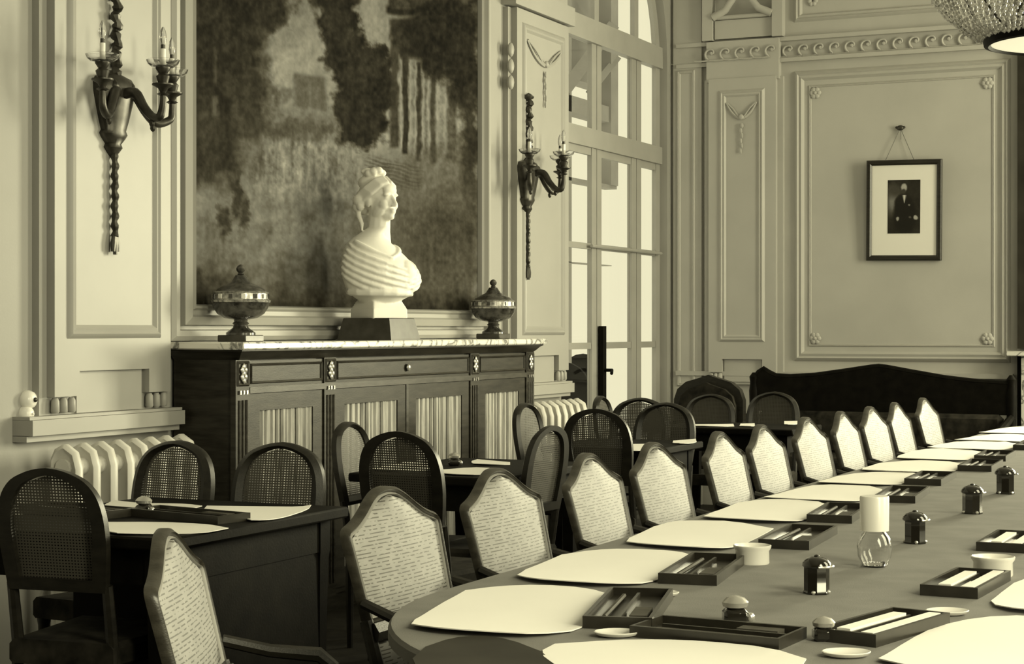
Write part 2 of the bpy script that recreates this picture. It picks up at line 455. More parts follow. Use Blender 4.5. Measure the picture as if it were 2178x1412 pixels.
# ------------------------------------------------------------------ panelling of the left wall
def wl(px, py, out=0.0):            # pixel on the left wall -> wall-local (x, z)
    p = atX(px, py, WA+out); return (-p.y, p.z)
def TR(parent): return M['trimB'] if parent == wallB else M['trim']
def moulding(parent, x0, x1, z0, z1, w=.03, y=.0, d=.02, name='panel_moulding', m='trim'):
    return MB().rectframe(x0, x1, z0, z1, [(0,y),(w*.15,y+d*.6),(w*.35,y+d),(w*.5,y+d*.55),(w*.75,y+d*.8),(w,y)]).build(name, TR(parent), parent, ang=20)
def guttae(parent, xs, z, y, r=.018, h=.06):
    for x in xs:
        MB().lathe([(r*.75,0),(r,.006),(r*.95,h*.8),(r*.6,h)], 10, (x,y,z)).build('gutta', TR(parent), parent)
def garland(parent, xc, zt, w, drop, y):
    pts = []
    for k in range(13):
        t = k/12*2-1
        pts.append((xc+t*w, y, zt - drop*(1-t*t)*.9))
    MB().tube(pts, [.006+.010*(1-abs(k/6-1)) for k in range(13)], 6).build('garland_swag', TR(parent), parent)
    for s in (-1,1):
        MB().tube([(xc+s*w*.95,y,zt),(xc+s*w*.55,y+.004,zt-drop*.35),(xc+s*w*.2,y+.008,zt-drop*.8)], .006, 6).build('garland_ribbon', TR(parent), parent)
    MB().sphere((xc,y+.012,zt-drop*.85), (.022,.014,.022)).build('garland_knot', TR(parent), parent)
    d = MB()
    for k in range(6): d.sphere((xc+(.004 if k%2 else -.004), y+.006, zt-drop-.045-k*.038), (.013-.0012*k,.008,.022), 8, 5)
    d.build('garland_drop', TR(parent), parent)
def pilaster(parent, x0, x1, zb, zt, base=.035, proud=.075, inset=.075, garl=None, panel_top=None, bands=True):
    w = x1-x0
    MB().box(x0-.045, x1+.045, 0, base, zb-.02, zt).build('pilaster_backing', TR(parent), parent, smooth=False)
    body = MB().box(x0, x1, base, proud, zb+.17, zt)
    body.box(x0, x0+w*.20, base, proud, zb+.07, zb+.17); body.box(x1-w*.20, x1, base, proud, zb+.07, zb+.17)
    body.build('pilaster_shaft', TR(parent), parent, smooth=False)
    MB().box(x0+w*.22, x1-w*.22, base, base+.012, zb, zb+.168).build('pilaster_tongue', TR(parent), parent, smooth=False)
    for s in (x0+w*.10, x1-w*.10):
        guttae(parent, [s-w*.065, s, s+w*.065], zb+.005, proud-.02)
    pt = panel_top or zt-.1
    moulding(parent, x0+inset, x1-inset, zb+.30, pt, .055, proud, .016)
    if garl: garland(parent, (x0+x1)/2, pt-.10, (x1-x0)/2-inset-.06, garl, proud+.008)
dz = 1.02
pilaster(wallL, -6.40, -5.63, 1.0, 4.4)
pilaster(wallL, -10.80, -9.99, 1.0, 3.32, garl=.14, panel_top=3.24)
# lintel of the narrow panel beside the French window
MB().box(-10.85, -9.92, 0, .10, 3.33, 3.45).build('cornice_block', M['trim'], wallL, smooth=False)
MB().box(-10.84, -9.95, 0, .05, 3.45, 4.4).build('upper_panel', M['trim'], wallL, smooth=False)
for k in range(3): MB().sphere((-9.93, .06, 3.05-k*.10), (.03,.02,.045)).build('bead_drop', M['trim'], wallL)
# dado rails under the pilasters
for (x0, x1) in ((-6.47, -5.47), (-10.84, -9.60)):
    MB().box(x0, x1, 0, .10, .925, .985).build('dado_rail', M['trim'], wallL, smooth=False)
    MB().box(x0, x1, 0, .07, .90, .923).build('dado_moulding', M['trim'], wallL, smooth=False)
    MB().box(x0, x1, 0, .085, .986, .998).build('dado_cap', M['trim'], wallL, smooth=False)
# light switch and bell push
for (px, py, r) in ((56, 850, .036), (51, 880, .030)):
    x, z = wl(px, py)
    m = MB(); prof = [(r*1.05,0),(r*1.05,.012),(r*.85,.03),(r*.5,.038),(.001,.040)]
    rings = [[(x+q*math.cos(2*math.pi*i/16), y_, z+q*math.sin(2*math.pi*i/16)) for i in range(16)] for q, y_ in prof]
    big = r > .033
    sw = m.loft(rings).build('light_switch' if big else 'bell_push', M['porcelain'])
    sw.location = (WA,0,0); sw.rotation_euler = (0,0,-math.pi/2)
    tag(sw, 'round white porcelain switch, upper of two beside the left pilaster' if big else 'small round white porcelain bell push below the round switch', 'switch' if big else 'bell push')
    MB().sphere((x-.004,.041,z), (.010,.008,.010) if big else (.006,.006,.006), 8, 5).build('toggle', M['bronze'] if big else M['porcelain'], sw)

# ------------------------------------------------------------------ large painting in its white frame
PU0, PU1, PZ0, PZ1 = 6.62, 9.53, 1.447, 4.25
def fbm(x, y, seed, octs=5):
    rng = np.random.RandomState(seed); out = np.zeros_like(x); amp = 1.0; fr = 1.0; tot = 0
    for o in range(octs):
        g = rng.rand(64,64); xi = x*fr; yi = y*fr
        x0 = np.floor(xi).astype(int); y0 = np.floor(yi).astype(int); fx = xi-x0; fy = yi-y0
        fx = fx*fx*(3-2*fx); fy = fy*fy*(3-2*fy)
        v = (g[x0%64,y0%64]*(1-fx)+g[(x0+1)%64,y0%64]*fx)*(1-fy)+(g[x0%64,(y0+1)%64]*(1-fx)+g[(x0+1)%64,(y0+1)%64]*fx)*fy
        out += amp*v; tot += amp; amp *= .55; fr *= 2.1
    return out/tot
def paint_grid(name, nx, nz, x0, x1, z0, z1, lumfn, mater, parent, y=0.0, thick=.012):
    xs = np.linspace(0,1,nx); zs = np.linspace(0,1,nz); S, T = np.meshgrid(xs, zs)
    lum = lumfn(S, T)
    vs = [(x0+(x1-x0)*s, y, z0+(z1-z0)*t) for s, t in zip(S.ravel(), T.ravel())]
    idx = np.arange(nx*nz).reshape(nz, nx)
    fs = np.stack([idx[:-1,:-1], idx[:-1,1:], idx[1:,1:], idx[1:,:-1]], -1).reshape(-1,4).tolist()
    o = len(vs)   # a back and edges so the sheet has thickness
    vs += [(x0,y-thick,z0),(x1,y-thick,z0),(x1,y-thick,z1),(x0,y-thick,z1)]
    c = [int(idx[0,0]), int(idx[0,-1]), int(idx[-1,-1]), int(idx[-1,0])]
    fs += [[o,o+3,o+2,o+1]] + [[c[i], o+i, o+(i+1)%4, c[(i+1)%4]] for i in range(4)]
    me = bpy.data.meshes.new(name); me.from_pydata(vs, [], fs); me.materials.append(mater)
    lin = (np.clip(lum,0,255)/255.0)**2.2
    k = np.clip((lin-.01)/.12, 0, 1)
    rgb = np.stack([lin, lin*(.89+.09*k), lin*(.64+.28*k), np.ones_like(lin)], -1).reshape(-1,4)
    rgb = np.concatenate([rgb, np.tile([.05,.045,.03,1.0], (4,1))])
    a = me.color_attributes.new('paint', 'FLOAT_COLOR', 'POINT')
    a.data.foreach_set('color', rgb.astype(np.float32).ravel())
    return link(name, me, parent)
def landscape(S, T):
    # S runs from the far edge to the near edge (local x = -Y); work in the drawing's own units
    U = PU1 + (PU0-PU1)*S; H = PZ0+(PZ1-PZ0)*T
    v = -WA-.03
    X = -v*CA*1.0 + U*SA; Zc = v*SA + U*CA
    x = CX + F*X/Zc; y = HY - F*(H-CAMH)/Zc
    n1 = fbm(x/22, y/22, 1); n2 = fbm(x/60, y/60, 2); n3 = fbm(x/7, y/9, 3, 3); nv = fbm(x/9, y/70, 4, 4)
    dx = x + (n1-.5)*46; dy = y + (fbm(x/20, y/20, 9)-.5)*46
    def ell(cx, cy, rx, ry, soft=.18):
        d = np.sqrt(((dx-cx)/rx)**2 + ((dy-cy)/ry)**2)
        return np.clip((1+soft-d)/(2*soft), 0, 1)
    wob = (fbm(x/10, y/24, 31, 3)-.5)*9
    def rect(x0, x1, y0, y1, s=5, xx=None, yy=None):
        xx = x+wob if xx is None else xx; s = s*1.6; yy = y if yy is None else yy
        return np.clip((xx-x0)/s,0,1)*np.clip((x1-xx)/s,0,1)*np.clip((yy-y0)/s,0,1)*np.clip((y1-yy)/s,0,1)
    def over(base, m, val): return base*(1-m) + val*m
    L = 104 + 40*(n2-.5) + np.clip((y+200)/400,0,1)*38                   # sky, paler low down
    L = over(L, rect(380,760,215,330,40,dx,dy), 80+30*(n2-.5))             # far meadow
    L = over(L, rect(620,700,150,232,6,x+(n1-.5)*10,y+(n1-.5)*10+.12*(x-620)*-1), 92+16*(n1-.5))  # distant castle
    L = over(L, rect(560,640,172,226,14,dx,dy), 100)
    L = over(L, rect(380,1010,300,420,40,dx,dy), 104+44*(n1-.5))
    L = over(L, rect(380,1010,400,700,50,dx,dy), 84+46*(n2-.5))
    L = over(L, ell(600,470,150,100,.5), 112+40*(n1-.5))
    L = over(L, ell(640,352,120,70,.35), 126+60*(nv-.5)+40*(n3-.5))        # ruined masonry
    L = over(L, rect(500,545,300,405,10,x+(y-350)*.25+(n1-.5)*18,y), 140)
    for (cx, cy, r) in ((572,345,9),(598,352,8),(628,340,8),(655,360,10),(690,350,8),(540,350,6)):
        L = over(L, rect(cx-r*.5,cx+r*.5,cy-34*n2*1.6,cy+40*n2,6,x+(n1-.5)*24,y)*.7, 84)
    for (cx, cy) in ((500,425),(520,450),(478,470),(505,400)):
        L = over(L, ell(cx,cy,10,36,.4), 62)
    L = over(L, rect(380,720,236,296,26,dx,dy+(x-380)*-.06), 56)
    # left trees
    L = over(L, rect(300,545,-400,300,40,dx,dy), 50+26*(n1-.5))
    L = over(L, ell(430,330,110,70,.4), 56)
    L = over(L, ell(520,-30,100,110,.2), 42+20*(n1-.5)); L = over(L, ell(480,110,90,90,.3), 46+18*(n1-.5))
    L = over(L, ell(575,20,40,48,.3), 46)
    L = over(L, ell(535,200,42,74,.35), 58)
    L = over(L, rect(451,462,95,180,4), 78); L = over(L, rect(446,468,200,250,4), 84)
    # middle trees
    for (cx, cy, rx, ry) in ((715,-30,55,70),(716,55,42,46),(730,105,46,54),(752,165,42,40),(776,130,22,34),(800,125,26,32),(800,190,40,60),(752,232,46,56),(770,270,56,44),(822,150,16,34)):
        L = over(L, ell(cx,cy,rx,ry,.16), 44+20*(n1-.5))
    L = over(L, rect(735,742,140,200,3), 50)
    # round temple
    L = over(L, rect(822,900,-60,22,5), 62+18*(n3-.5)); L = over(L, rect(818,1010,14,38,5,x,y+(x-860)**2*.004), 38)
    L = over(L, rect(826,1010,34,128,6), 48+16*(n1-.5))
    L = over(L, rect(826,852,100,318,5), 60); L = over(L, rect(846,853,112,330,3), 118+30*(n3-.5)); L = over(L, rect(853,872,100,330,3), 46)
    L = over(L, rect(874,884,128,345,3), 112+30*(n3-.5)); L = over(L, rect(884,898,130,345,3), 54)
    L = over(L, rect(898,912,130,345,4), 96+30*(n3-.5)); L = over(L, rect(912,930,140,350,4), 62)
    L = over(L, rect(930,946,150,350,4), 116+30*(n3-.5)); L = over(L, rect(946,976,180,350,5), 78+24*(n3-.5))
    L = over(L, ell(950,60,80,90,.25), 36+14*(n1-.5)); L = over(L, ell(925,140,26,36,.3), 38)
    L = over(L, ell(985,150,40,70,.3), 38)
    L = over(L, rect(966,1030,170,420,14,dx,dy), 50+16*(n1-.5))
    L = over(L, rect(975,1030,380,700,18,dx,dy), 52+16*(n1-.5))
    # steps and lower ground
    st = rect(770,905,335,405,10,x,y-(x-840)*.18)
    L = over(L, st*.8, 92+20*np.sin((y-(x-840)*.25)*.8+(n1-.5)*8))
    L = over(L, ell(930,520,110,170,.5), 74+30*(n2-.5))
    L = over(L, rect(380,470,540,720,30,dx,dy), 46); L = over(L, rect(380,1030,612,720,30,dx,dy), 44)
    L = over(L, rect(380,560,566,640,40,dx,dy), 60)
    L = L + 34*(n3-.5) + 18*(nv-.5) + 16*(n1-.5)
    L *= .90
    return np.clip(L, 20, 190)
pic = empty('landscape_painting', (WA, (PU0+PU1)/2, PZ0), -math.pi/2, 'large dark landscape painting with trees and temple ruins, white moulded frame, above the sideboard', 'painting')
pm = (PU0+PU1)/2; hw = (PU1-PU0)/2
paint_grid('canvas', 360, 400, -hw, hw, 0, PZ1-PZ0, landscape, M['canvas'], pic, .03, .026)
MB().rectframe(-hw-.16, hw+.16, -.16, PZ1-PZ0+.16, [(0,.0),(0,.035),(.02,.05),(.045,.05),(.05,.018),(.066,.018),(.07,.06),(.105,.075),(.115,.05),(.135,.05),(.145,.065),(.155,.055),(.162,.030),(.162,0)]).build('picture_frame', M['trim'], pic, ang=20)

# ------------------------------------------------------------------ sideboard
SX = -4.31                     # front face
SU0, SU1 = 6.50, 9.60
sb = empty('sideboard', (WA+.02, (SU0+SU1)/2, 0), -math.pi/2, 'long dark mahogany sideboard with pleated silk door panels and marble top', 'sideboard')
D = SX-WA-.02; L2 = (SU1-SU0)/2; TOPZ = 1.282
MB().box(-L2, L2, 0, D-.03, .08, 1.225).build('carcass', M['wood'], sb, smooth=False)
MB().box(-L2+.03, L2-.03, 0, D-.05, 0, .08).build('base_plinth', M['wood'], sb, smooth=False)
MB().loft([[(-L2-q,0,z),(L2+q,0,z),(L2+q,D+q2,z),(-L2-q,D+q2,z)] for q,q2,z in ((.0,0,1.205),(.012,.012,1.215),(.03,.03,1.235),(.045,.045,1.243),(.045,.045,1.250))]).build('cornice_moulding', M['wood'], sb, ang=20)
MB().bbox(-L2-.065, L2+.065, 0, D+.065, 1.250, TOPZ, .006).build('marble_top', M['marble'], sb)
dw = 2*L2/4
cols = [L2-.035, L2-dw-.0, 0, -L2+dw, -L2+.035]     # local x of pilasters (near .. far)
for k, x in enumerate(cols):
    if k == 2:
        MB().box(x-.012, x+.012, D-.03, D-.008, .10, 1.06).build('door_astragal', M['woodH'], sb, smooth=False)
        continue
    w = .055
    st = MB().box(x-w, x+w, D-.03, D-.004, .08, 1.205).build('stile_pilaster', M['wood'], sb, smooth=False)
    MB().rectframe(x-w+.008, x+w-.008, 1.09, 1.20, [(0,D-.004),(.006,D+.004),(.014,D-.002)]).build('ornament_frame', M['woodH'], st, ang=20)
    ro = MB()
    for i in range(7):
        t = i*math.pi*2/6
        ro.sphere((x+.016*math.sin(t)*(1 if i else 0), D+.002, 1.145+.030*math.cos(t)*(1 if i else 0)), (.012,.006,.015), 8, 5)
    ro.build('carved_rosette', M['urnband'], st)
    for s in (-.025,0,.025): MB().box(x+s-.006, x+s+.006, D-.004, D+.004, 1.055, 1.072).build('carved_drop', M['urnband'], st, smooth=False)
    for s in (-.028,0,.028): MB().tube([(x+s,D-.003,.14),(x+s,D-.003,1.03)], .007, 6).build('reed', M['woodH'], st)
segs = [(L2-.09, L2-dw+.055), (L2-dw-.055, -L2+dw+.055), (-L2+dw-.055, -L2+.09)]
for (a, b) in segs:                                     # frieze drawers
    x0, x1 = min(a,b), max(a,b)
    dr = MB().box(x0, x1, D-.03, D-.012, 1.085, 1.20).build('drawer', M['wood'], sb, smooth=False)
    MB().rectframe(x0+.012, x1-.012, 1.098, 1.188, [(0,D-.012),(.004,D-.002),(.012,D-.010)]).build('drawer_moulding', M['woodH'], dr, ang=20)
    if x1-x0 > 1: MB().sphere(((x0+x1)/2, D-.002, 1.143), (.020,.010,.020), 10, 6).build('knob', M['urnband'], dr)
MB().box(-L2+.09, L2-.09, D-.03, D-.002, 1.058, 1.085).build('frieze_rail', M['woodH'], sb, smooth=False)
doors = [(L2-dw+.06, L2-.095), (.014, L2-dw-.06), (-L2+dw+.06, -.014), (-L2+.095, -L2+dw-.06)]
for (x0, x1) in doors:
    d_ = MB(); fw_ = .085
    d_.box(x0, x0+fw_, D-.03, D-.012, .11, 1.055).box(x1-fw_, x1, D-.03, D-.012, .11, 1.055)
    d_.box(x0+fw_, x1-fw_, D-.03, D-.012, .98, 1.055).box(x0+fw_, x1-fw_, D-.03, D-.012, .11, .20)
    do = d_.build('door', M['wood'], sb, smooth=False)
    n = 150; fold = []
    for i in range(n+1):
        t = i/n; x = x0+fw_+(x1-x0-2*fw_)*t
        y = D-.026 + .007*math.sin(t*55+2*math.sin(t*9)) + .004*math.sin(t*131)
        fold.append((x, y))
    vs = [(x,y,.20) for x,y in fold] + [(x,y,.98) for x,y in fold]
    MB().add(vs, [(i,i+1,n+2+i,n+1+i) for i in range(n)]).build('pleated_curtain', M['fabric'], do, ang=80)

# things on the sideboard
def urn(px, label):
    p = atX(px, 700, -4.47)
    u = empty('lidded_urn', (-4.47, p.y, TOPZ), 0, label, 'urn', 'lidded urns on the sideboard')
    MB().bbox(-.075,.075,-.075,.075,0,.030,.004).build('square_foot', M['plinth'], u)
    MB().lathe([(.066,.030),(.066,.040),(.050,.052),(.036,.062),(.032,.075),(.038,.082),(.030,.090),(.032,.100)], 24).build('stem', M['urn'], u)
    MB().lathe([(.034,.098),(.075,.106),(.105,.125),(.122,.150),(.128,.172),(.124,.176)], 28).build('bowl', M['urn'], u)
    bd = MB().lathe([(.118,.172),(.132,.176),(.134,.184),(.124,.190),(.122,.215),(.126,.220),(.112,.226)], 28).build('gilt_gallery', M['urnband'], u)
    for k in range(14):
        t = 2*math.pi*k/14
        MB().box(-.009,.009,-.004,.004,.192,.213).build('gallery_plaque', M['urn'] if k%2 else M['card'], bd, loc=(.124*math.cos(t),.124*math.sin(t),0), rz=t+math.pi/2)
    lid = MB().lathe([(.113,.224),(.105,.236),(.075,.252),(.045,.266),(.032,.285),(.024,.298)], 28).build('lid', M['urn'], u)
    MB().lathe([(.010,.296),(.016,.302),(.011,.308),(.019,.318),(.021,.328),(.014,.340),(.003,.346)], 14).build('finial', M['urn'], lid)
urn(512, 'dark lidded urn with gilt band on the near end of the sideboard')
urn(1049, 'dark lidded urn with gilt band on the far end of the sideboard')

# white bust: every form is laid down as a solid and fused into one surface
def fuse(parts, voxel, smooth_it=4):
    me = bpy.data.meshes.new('fuse'); mb = MB()
    for p in parts: mb.v, mb.f = mb.v, mb.f; mb.add(p.v, p.f)
    me = mb.mesh('fuse', False)
    o = bpy.data.objects.new('fuse', me); COL.objects.link(o)
    rm = o.modifiers.new('r', 'REMESH'); rm.mode = 'VOXEL'; rm.voxel_size = voxel
    sm = o.modifiers.new('s', 'SMOOTH'); sm.factor = .5; sm.iterations = smooth_it
    dg = bpy.context.evaluated_depsgraph_get(); ev = o.evaluated_get(dg)
    out = bpy.data.meshes.new_from_object(ev)
    bpy.data.objects.remove(o); bpy.data.meshes.remove(me)
    out.polygons.foreach_set('use_smooth', [True]*len(out.polygons))
    return out
def E(c, r, rot=None, nu=20, nv=12):
    m = MB().sphere((0,0,0), r, nu, nv)
    mt = Matrix.Translation(c)
    if rot: mt = mt @ Matrix.Rotation(rot[0],4,'X') @ Matrix.Rotation(rot[1],4,'Y') @ Matrix.Rotation(rot[2],4,'Z')
    m.v = [tuple(mt @ Vector(p)) for p in m.v]; return m
def K(pts, rad, n=12): return MB().tube(pts, rad, n)
def bust_mesh():
    P = []
    # socle and torso (front = +y)
    P.append(MB().loft([[(-w,-d,z),(w,-d,z),(w,d,z),(-w,d,z)] for w,d,z in ((.108,.098,0),(.106,.096,.05),(.092,.076,.085),(.05,.04,.14))]))
    def sec(w, d, z, yo):
        return [(w*math.cos(t), yo + d*math.sin(t)*(1.12 if math.sin(t) > 0 else .9), z) for t in [2*math.pi*i/40 for i in range(40)]]
    def lean(m):
        m.v = [(x + .055*min(1, max(0, (z-.20)/.18))*min(1, max(0, (.46-z)/.05)), y, z) for x,y,z in m.v]; return m
    P.append(lean(MB().loft([sec(*q) for q in ((.085,.07,.075,.0),(.155,.108,.112,.01),(.198,.125,.150,.015),(.219,.130,.19,.015),(.220,.130,.23,.015),(.206,.126,.275,.01),(.180,.115,.315,.0),(.152,.102,.350,-.008),(.124,.090,.378,-.012),(.096,.078,.400,-.012),(.072,.066,.425,-.012),(.056,.058,.46,-.006))])))
    P += [E((-.075,.105,.235),(.066,.055,.062)), E((.075,.105,.235),(.066,.055,.062))]
    P.append(K([(0,-.012,.38),(0,-.004,.44),(0,.004,.52),(0,.01,.56)], [.070,.060,.056,.058]))
    # drapery: gathered folds lying on the torso, over the shoulders and across the chest
    TS = [(.112,.155,.108,.01),(.150,.198,.125,.015),(.19,.219,.130,.015),(.23,.220,.130,.015),(.275,.206,.126,.01),(.315,.180,.115,.0),(.350,.152,.102,-.008),(.378,.124,.090,-.012),(.40,.096,.078,-.012)]
    def on(z, deg, off=0.0):
        z = min(max(z, TS[0][0]), TS[-1][0]); k = 0
        while k < len(TS)-2 and TS[k+1][0] < z: k += 1
        f = (z-TS[k][0])/(TS[k+1][0]-TS[k][0]); w, d, yo = [TS[k][i]*(1-f)+TS[k+1][i]*f for i in (1,2,3)]
        t = R(deg)
        return ((w+off)*math.cos(t), yo+(d+off)*math.sin(t)*(1.12 if math.sin(t) > 0 else .9), z)
    def fold(z0, a0, z1, a1, sag, r):
        pts = []; rr = []
        for k in range(11):
            t = k/10
            pts.append(on(z0+(z1-z0)*t - sag*math.sin(math.pi*t), a0+(a1-a0)*t, .002)); rr.append(r*(.55+.65*math.sin(math.pi*min(1,t*1.25+.1))))
        P.append(lean(K(pts, rr, 8)))
    for k in range(6): fold(.375-.030*k, 5-3*k, .215-.022*k, 150-4*k, .020+.004*k, .0105)
    for k in range(5): fold(.340-.034*k, 200-5*k, .215-.025*k, 112-4*k, .010, .010)
    fold(.385, 20, .30, 95, .0, .016); fold(.37, 160, .30, 88, .0, .012)
    fold(.135, -25, .118, 200, -.004, .022)
    # head, built facing +y about the neck
    Hd = []
    Hd += [E((0,-.012,.632),(.077,.098,.092)), E((0,.030,.580),(.060,.070,.084)), E((0,.060,.518),(.034,.034,.030)), E((0,.083,.506),(.020,.016,.017))]
    Hd += [E((s*.040,.035,.535),(.024,.045,.030),(.35,0,0)) for s in (-1,1)]
    Hd += [E((s*.036,.068,.566),(.024,.026,.028)) for s in (-1,1)]
    Hd += [E((s*.027,.089,.617),(.026,.014,.009),(0,s*.12,0)) for s in (-1,1)]
    Hd += [E((s*.028,.080,.598),(.015,.014,.010)) for s in (-1,1)]
    Hd.append(E((0,.085,.640),(.045,.022,.032)))
    Hd.append(K([(0,.094,.612),(0,.108,.590),(0,.119,.566),(0,.112,.556)], [.008,.009,.0115,.008], 10))
    Hd += [E((s*.010,.106,.560),(.008,.010,.007)) for s in (-1,1)]
    Hd += [E((0,.0995,.5395),(.019,.011,.0055)), E((0,.098,.529),(.016,.011,.0065))]
    Hd.append(E((0,.088,.517),(.020,.012,.010)))
    Hd += [E((s*.074,.0,.585),(.010,.018,.028)) for s in (-1,1)]
    # waved hair swept back, cap with rosette, ribbons
    for s in (-1,1):
        for k in range(6):
            t = k/5
            Hd.append(K([(s*.006,.082-.03*t,.682+.028*t),(s*.05,.068-.035*t,.662+.030*t),(s*.080,.03-.04*t,.625+.028*t),(s*.083,-.02-.04*t,.598+.025*t)], [.011,.0135,.014,.012], 8))
        Hd += [E((s*.076,-.055,.600),(.034,.040,.034)), E((s*.070,-.075,.570),(.030,.032,.030)), E((s*.083,-.045,.565),(.020,.022,.020))]
        Hd.append(K([(s*.07,-.075,.56),(s*.088,-.055,.52),(s*.080,-.045,.48),(s*.092,-.035,.445)], [.016,.014,.012,.006], 8))
    Hd += [E((0,-.085,.600),(.07,.05,.07)), E((0,-.05,.695),(.062,.062,.040))]
    for k in range(9):
        t = 2*math.pi*k/9
        Hd.append(E((.040*math.cos(t), -.015+.036*math.sin(t), .735+.006*(k%3)), (.024,.022,.020), (0,0,t)))
    Hd += [E((0,-.015,.752),(.022,.022,.018)), E((.028,-.05,.748),(.030,.020,.016)), E((-.03,-.045,.744),(.030,.020,.018))]
    turn = Matrix.Translation((0,0,0)) @ Matrix.Rotation(HEADTURN,4,'Z')
    tilt = Matrix.Translation((0,.0,.5)) @ Matrix.Rotation(R(4),4,'X') @ Matrix.Translation((0,0,-.5))
    for h in Hd:
        h.v = [tuple(turn @ tilt @ Vector(p)) for p in h.v]
    me = fuse(P+Hd, .0048, 4)
    me.materials.append(M['bust'])
    return me
HEADTURN = R(10)
bp = atX(808, 700, -4.40)
bu = empty('bust', (-4.405, bp.y, TOPZ), R(-90), 'white sculpted bust of a woman in a draped gown, on a dark plinth', 'bust')
PLH = .112
MB().loft([[(-w,-w,z),(w,-w,z),(w,w,z),(-w,w,z)] for w,z in ((.155,0),(.153,.008),(.132,PLH-.004),(.130,PLH))]).build('plinth', M['plinth'], bu, smooth=False)
bo = link('figure', bust_mesh(), bu, (0,0,PLH-.003), R(-24))

# ------------------------------------------------------------------ wall sconces
def make_sconce():
    # local y = out of the wall, local x = towards the camera
    s = empty('wall_sconce', (0,0,0), -math.pi/2)
    MB().loft([[(1.35*w*math.cos(t), .012+d*math.sin(t), z) for t in [math.pi*i/12 for i in range(13)]] + [(-1.35*w,0,z),(1.35*w,0,z)] for w,d,z in
        ((.004,.008,2.045),(.022,.02,2.065),(.036,.03,2.085),(.030,.026,2.10),(.050,.035,2.125),(.058,.042,2.14),(.050,.04,2.155),(.062,.05,2.20),(.076,.06,2.26),(.086,.068,2.31),(.088,.066,2.345),(.078,.05,2.37),(.030,.03,2.385),(.022,.02,2.40))]).build('back_plate', M['bronze'], s)
    n = 40; pts = []; rad = []
    for k in range(n+1):
        z = 2.38 + (2.80-2.38)*k/n
        pts.append((.006*math.sin(k*.9), .028+.005*math.cos(k*.9), z)); rad.append(.019+.006*math.sin(k*1.7)+(.012 if k in (37,38) else 0))
    MB().tube(pts, rad, 8).build('ribbon_staff', M['bronze'], s)
    pts = []; rad = []
    for k in range(n+1):
        z = 2.06 - (2.06-1.72)*k/n
        pts.append((.003*math.sin(k*.8), .020, z)); rad.append(.014+.003*math.sin(k*1.3))
    MB().tube(pts, rad, 8).build('lower_staff', M['bronze'], s)
    ts = MB()
    for q in (-.012, 0, .012): ts.tube([(q*.4,.02,1.73),(q,.022,1.69),(q*1.2,.022,1.645+abs(q))], [.010,.012,.009], 7)
    ts.build('tassel', M['bronze'], s)
    sc_ = MB()
    for t in (-.055,.055): sc_.sphere((t,.05,2.33), (.022,.03,.03), 10, 6)
    sc_.build('scroll', M['bronze'], s)
    for ang, rr, lift in ((70,.24,0.0), (0,.21,0), (-70,.25,0.0)):
        a_ = R(ang); ex, ey = math.sin(a_), math.cos(a_)
        # local +x is towards the camera
        P0 = (.03*ex, .05, 2.30)
        def at(r_, z): return (r_*ex, .05+r_*ey, z)
        arm = MB().tube(*soften([P0, at(.07,2.305), at(.115,2.245), at(.155,2.205), at(.19,2.198), at(rr-.008,2.22), at(rr,2.255), at(rr,2.29)], [.022,.022,.019,.017,.018,.016,.014,.012]), 10)
        arm.sphere(at(.155,2.178), (.012,.012,.018), 8, 5)
        ao = arm.build('arm', M['bronze'], s)
        c = at(rr, 0)
        MB().lathe([(.012,2.285),(.026,2.292),(.012,2.30),(.020,2.315),(.044,2.328),(.044,2.334),(.020,2.336),(.024,2.35),(.028,2.365),(.017,2.375),(.030,2.395),(.030,2.40)], 14, c).build('candle_cup', M['bronze'], ao)
        MB().lathe([(.020,2.400),(.045,2.402),(.062,2.415),(.068,2.430),(.066,2.431),(.058,2.417),(.040,2.407),(.014,2.406)], 18, c).build('glass_bobeche', M['glass'], ao)
        MB().lathe([(.011,2.400),(.011,2.475),(.006,2.478)], 12, c).build('candle_sleeve', M['candle'], ao)
        MB().lathe([(.009,2.478),(.009,2.492),(.012,2.500),(.016,2.520),(.012,2.545),(.003,2.565)], 10, c).build('bulb', M['glass'], ao)
        MB().lathe([(.0095,2.476),(.0095,2.493),(.004,2.494)], 10, c).build('bulb_socket', M['bronze'], ao)
    return s
s1 = make_sconce()
p = atX(236, 300, WA+.075); s1.location = (WA+.075, p.y, 0)
tag(s1, 'bronze three-candle wall sconce on the left pilaster, nearest the camera', 'wall light', 'bronze wall sconces')
s2 = copy_tree(s1)
p = atX(1117, 300, WA+.075); s2.location = (WA+.075, p.y, 0)
tag(s2, 'bronze three-candle wall sconce between the painting and the French window', 'wall light', 'bronze wall sconces')

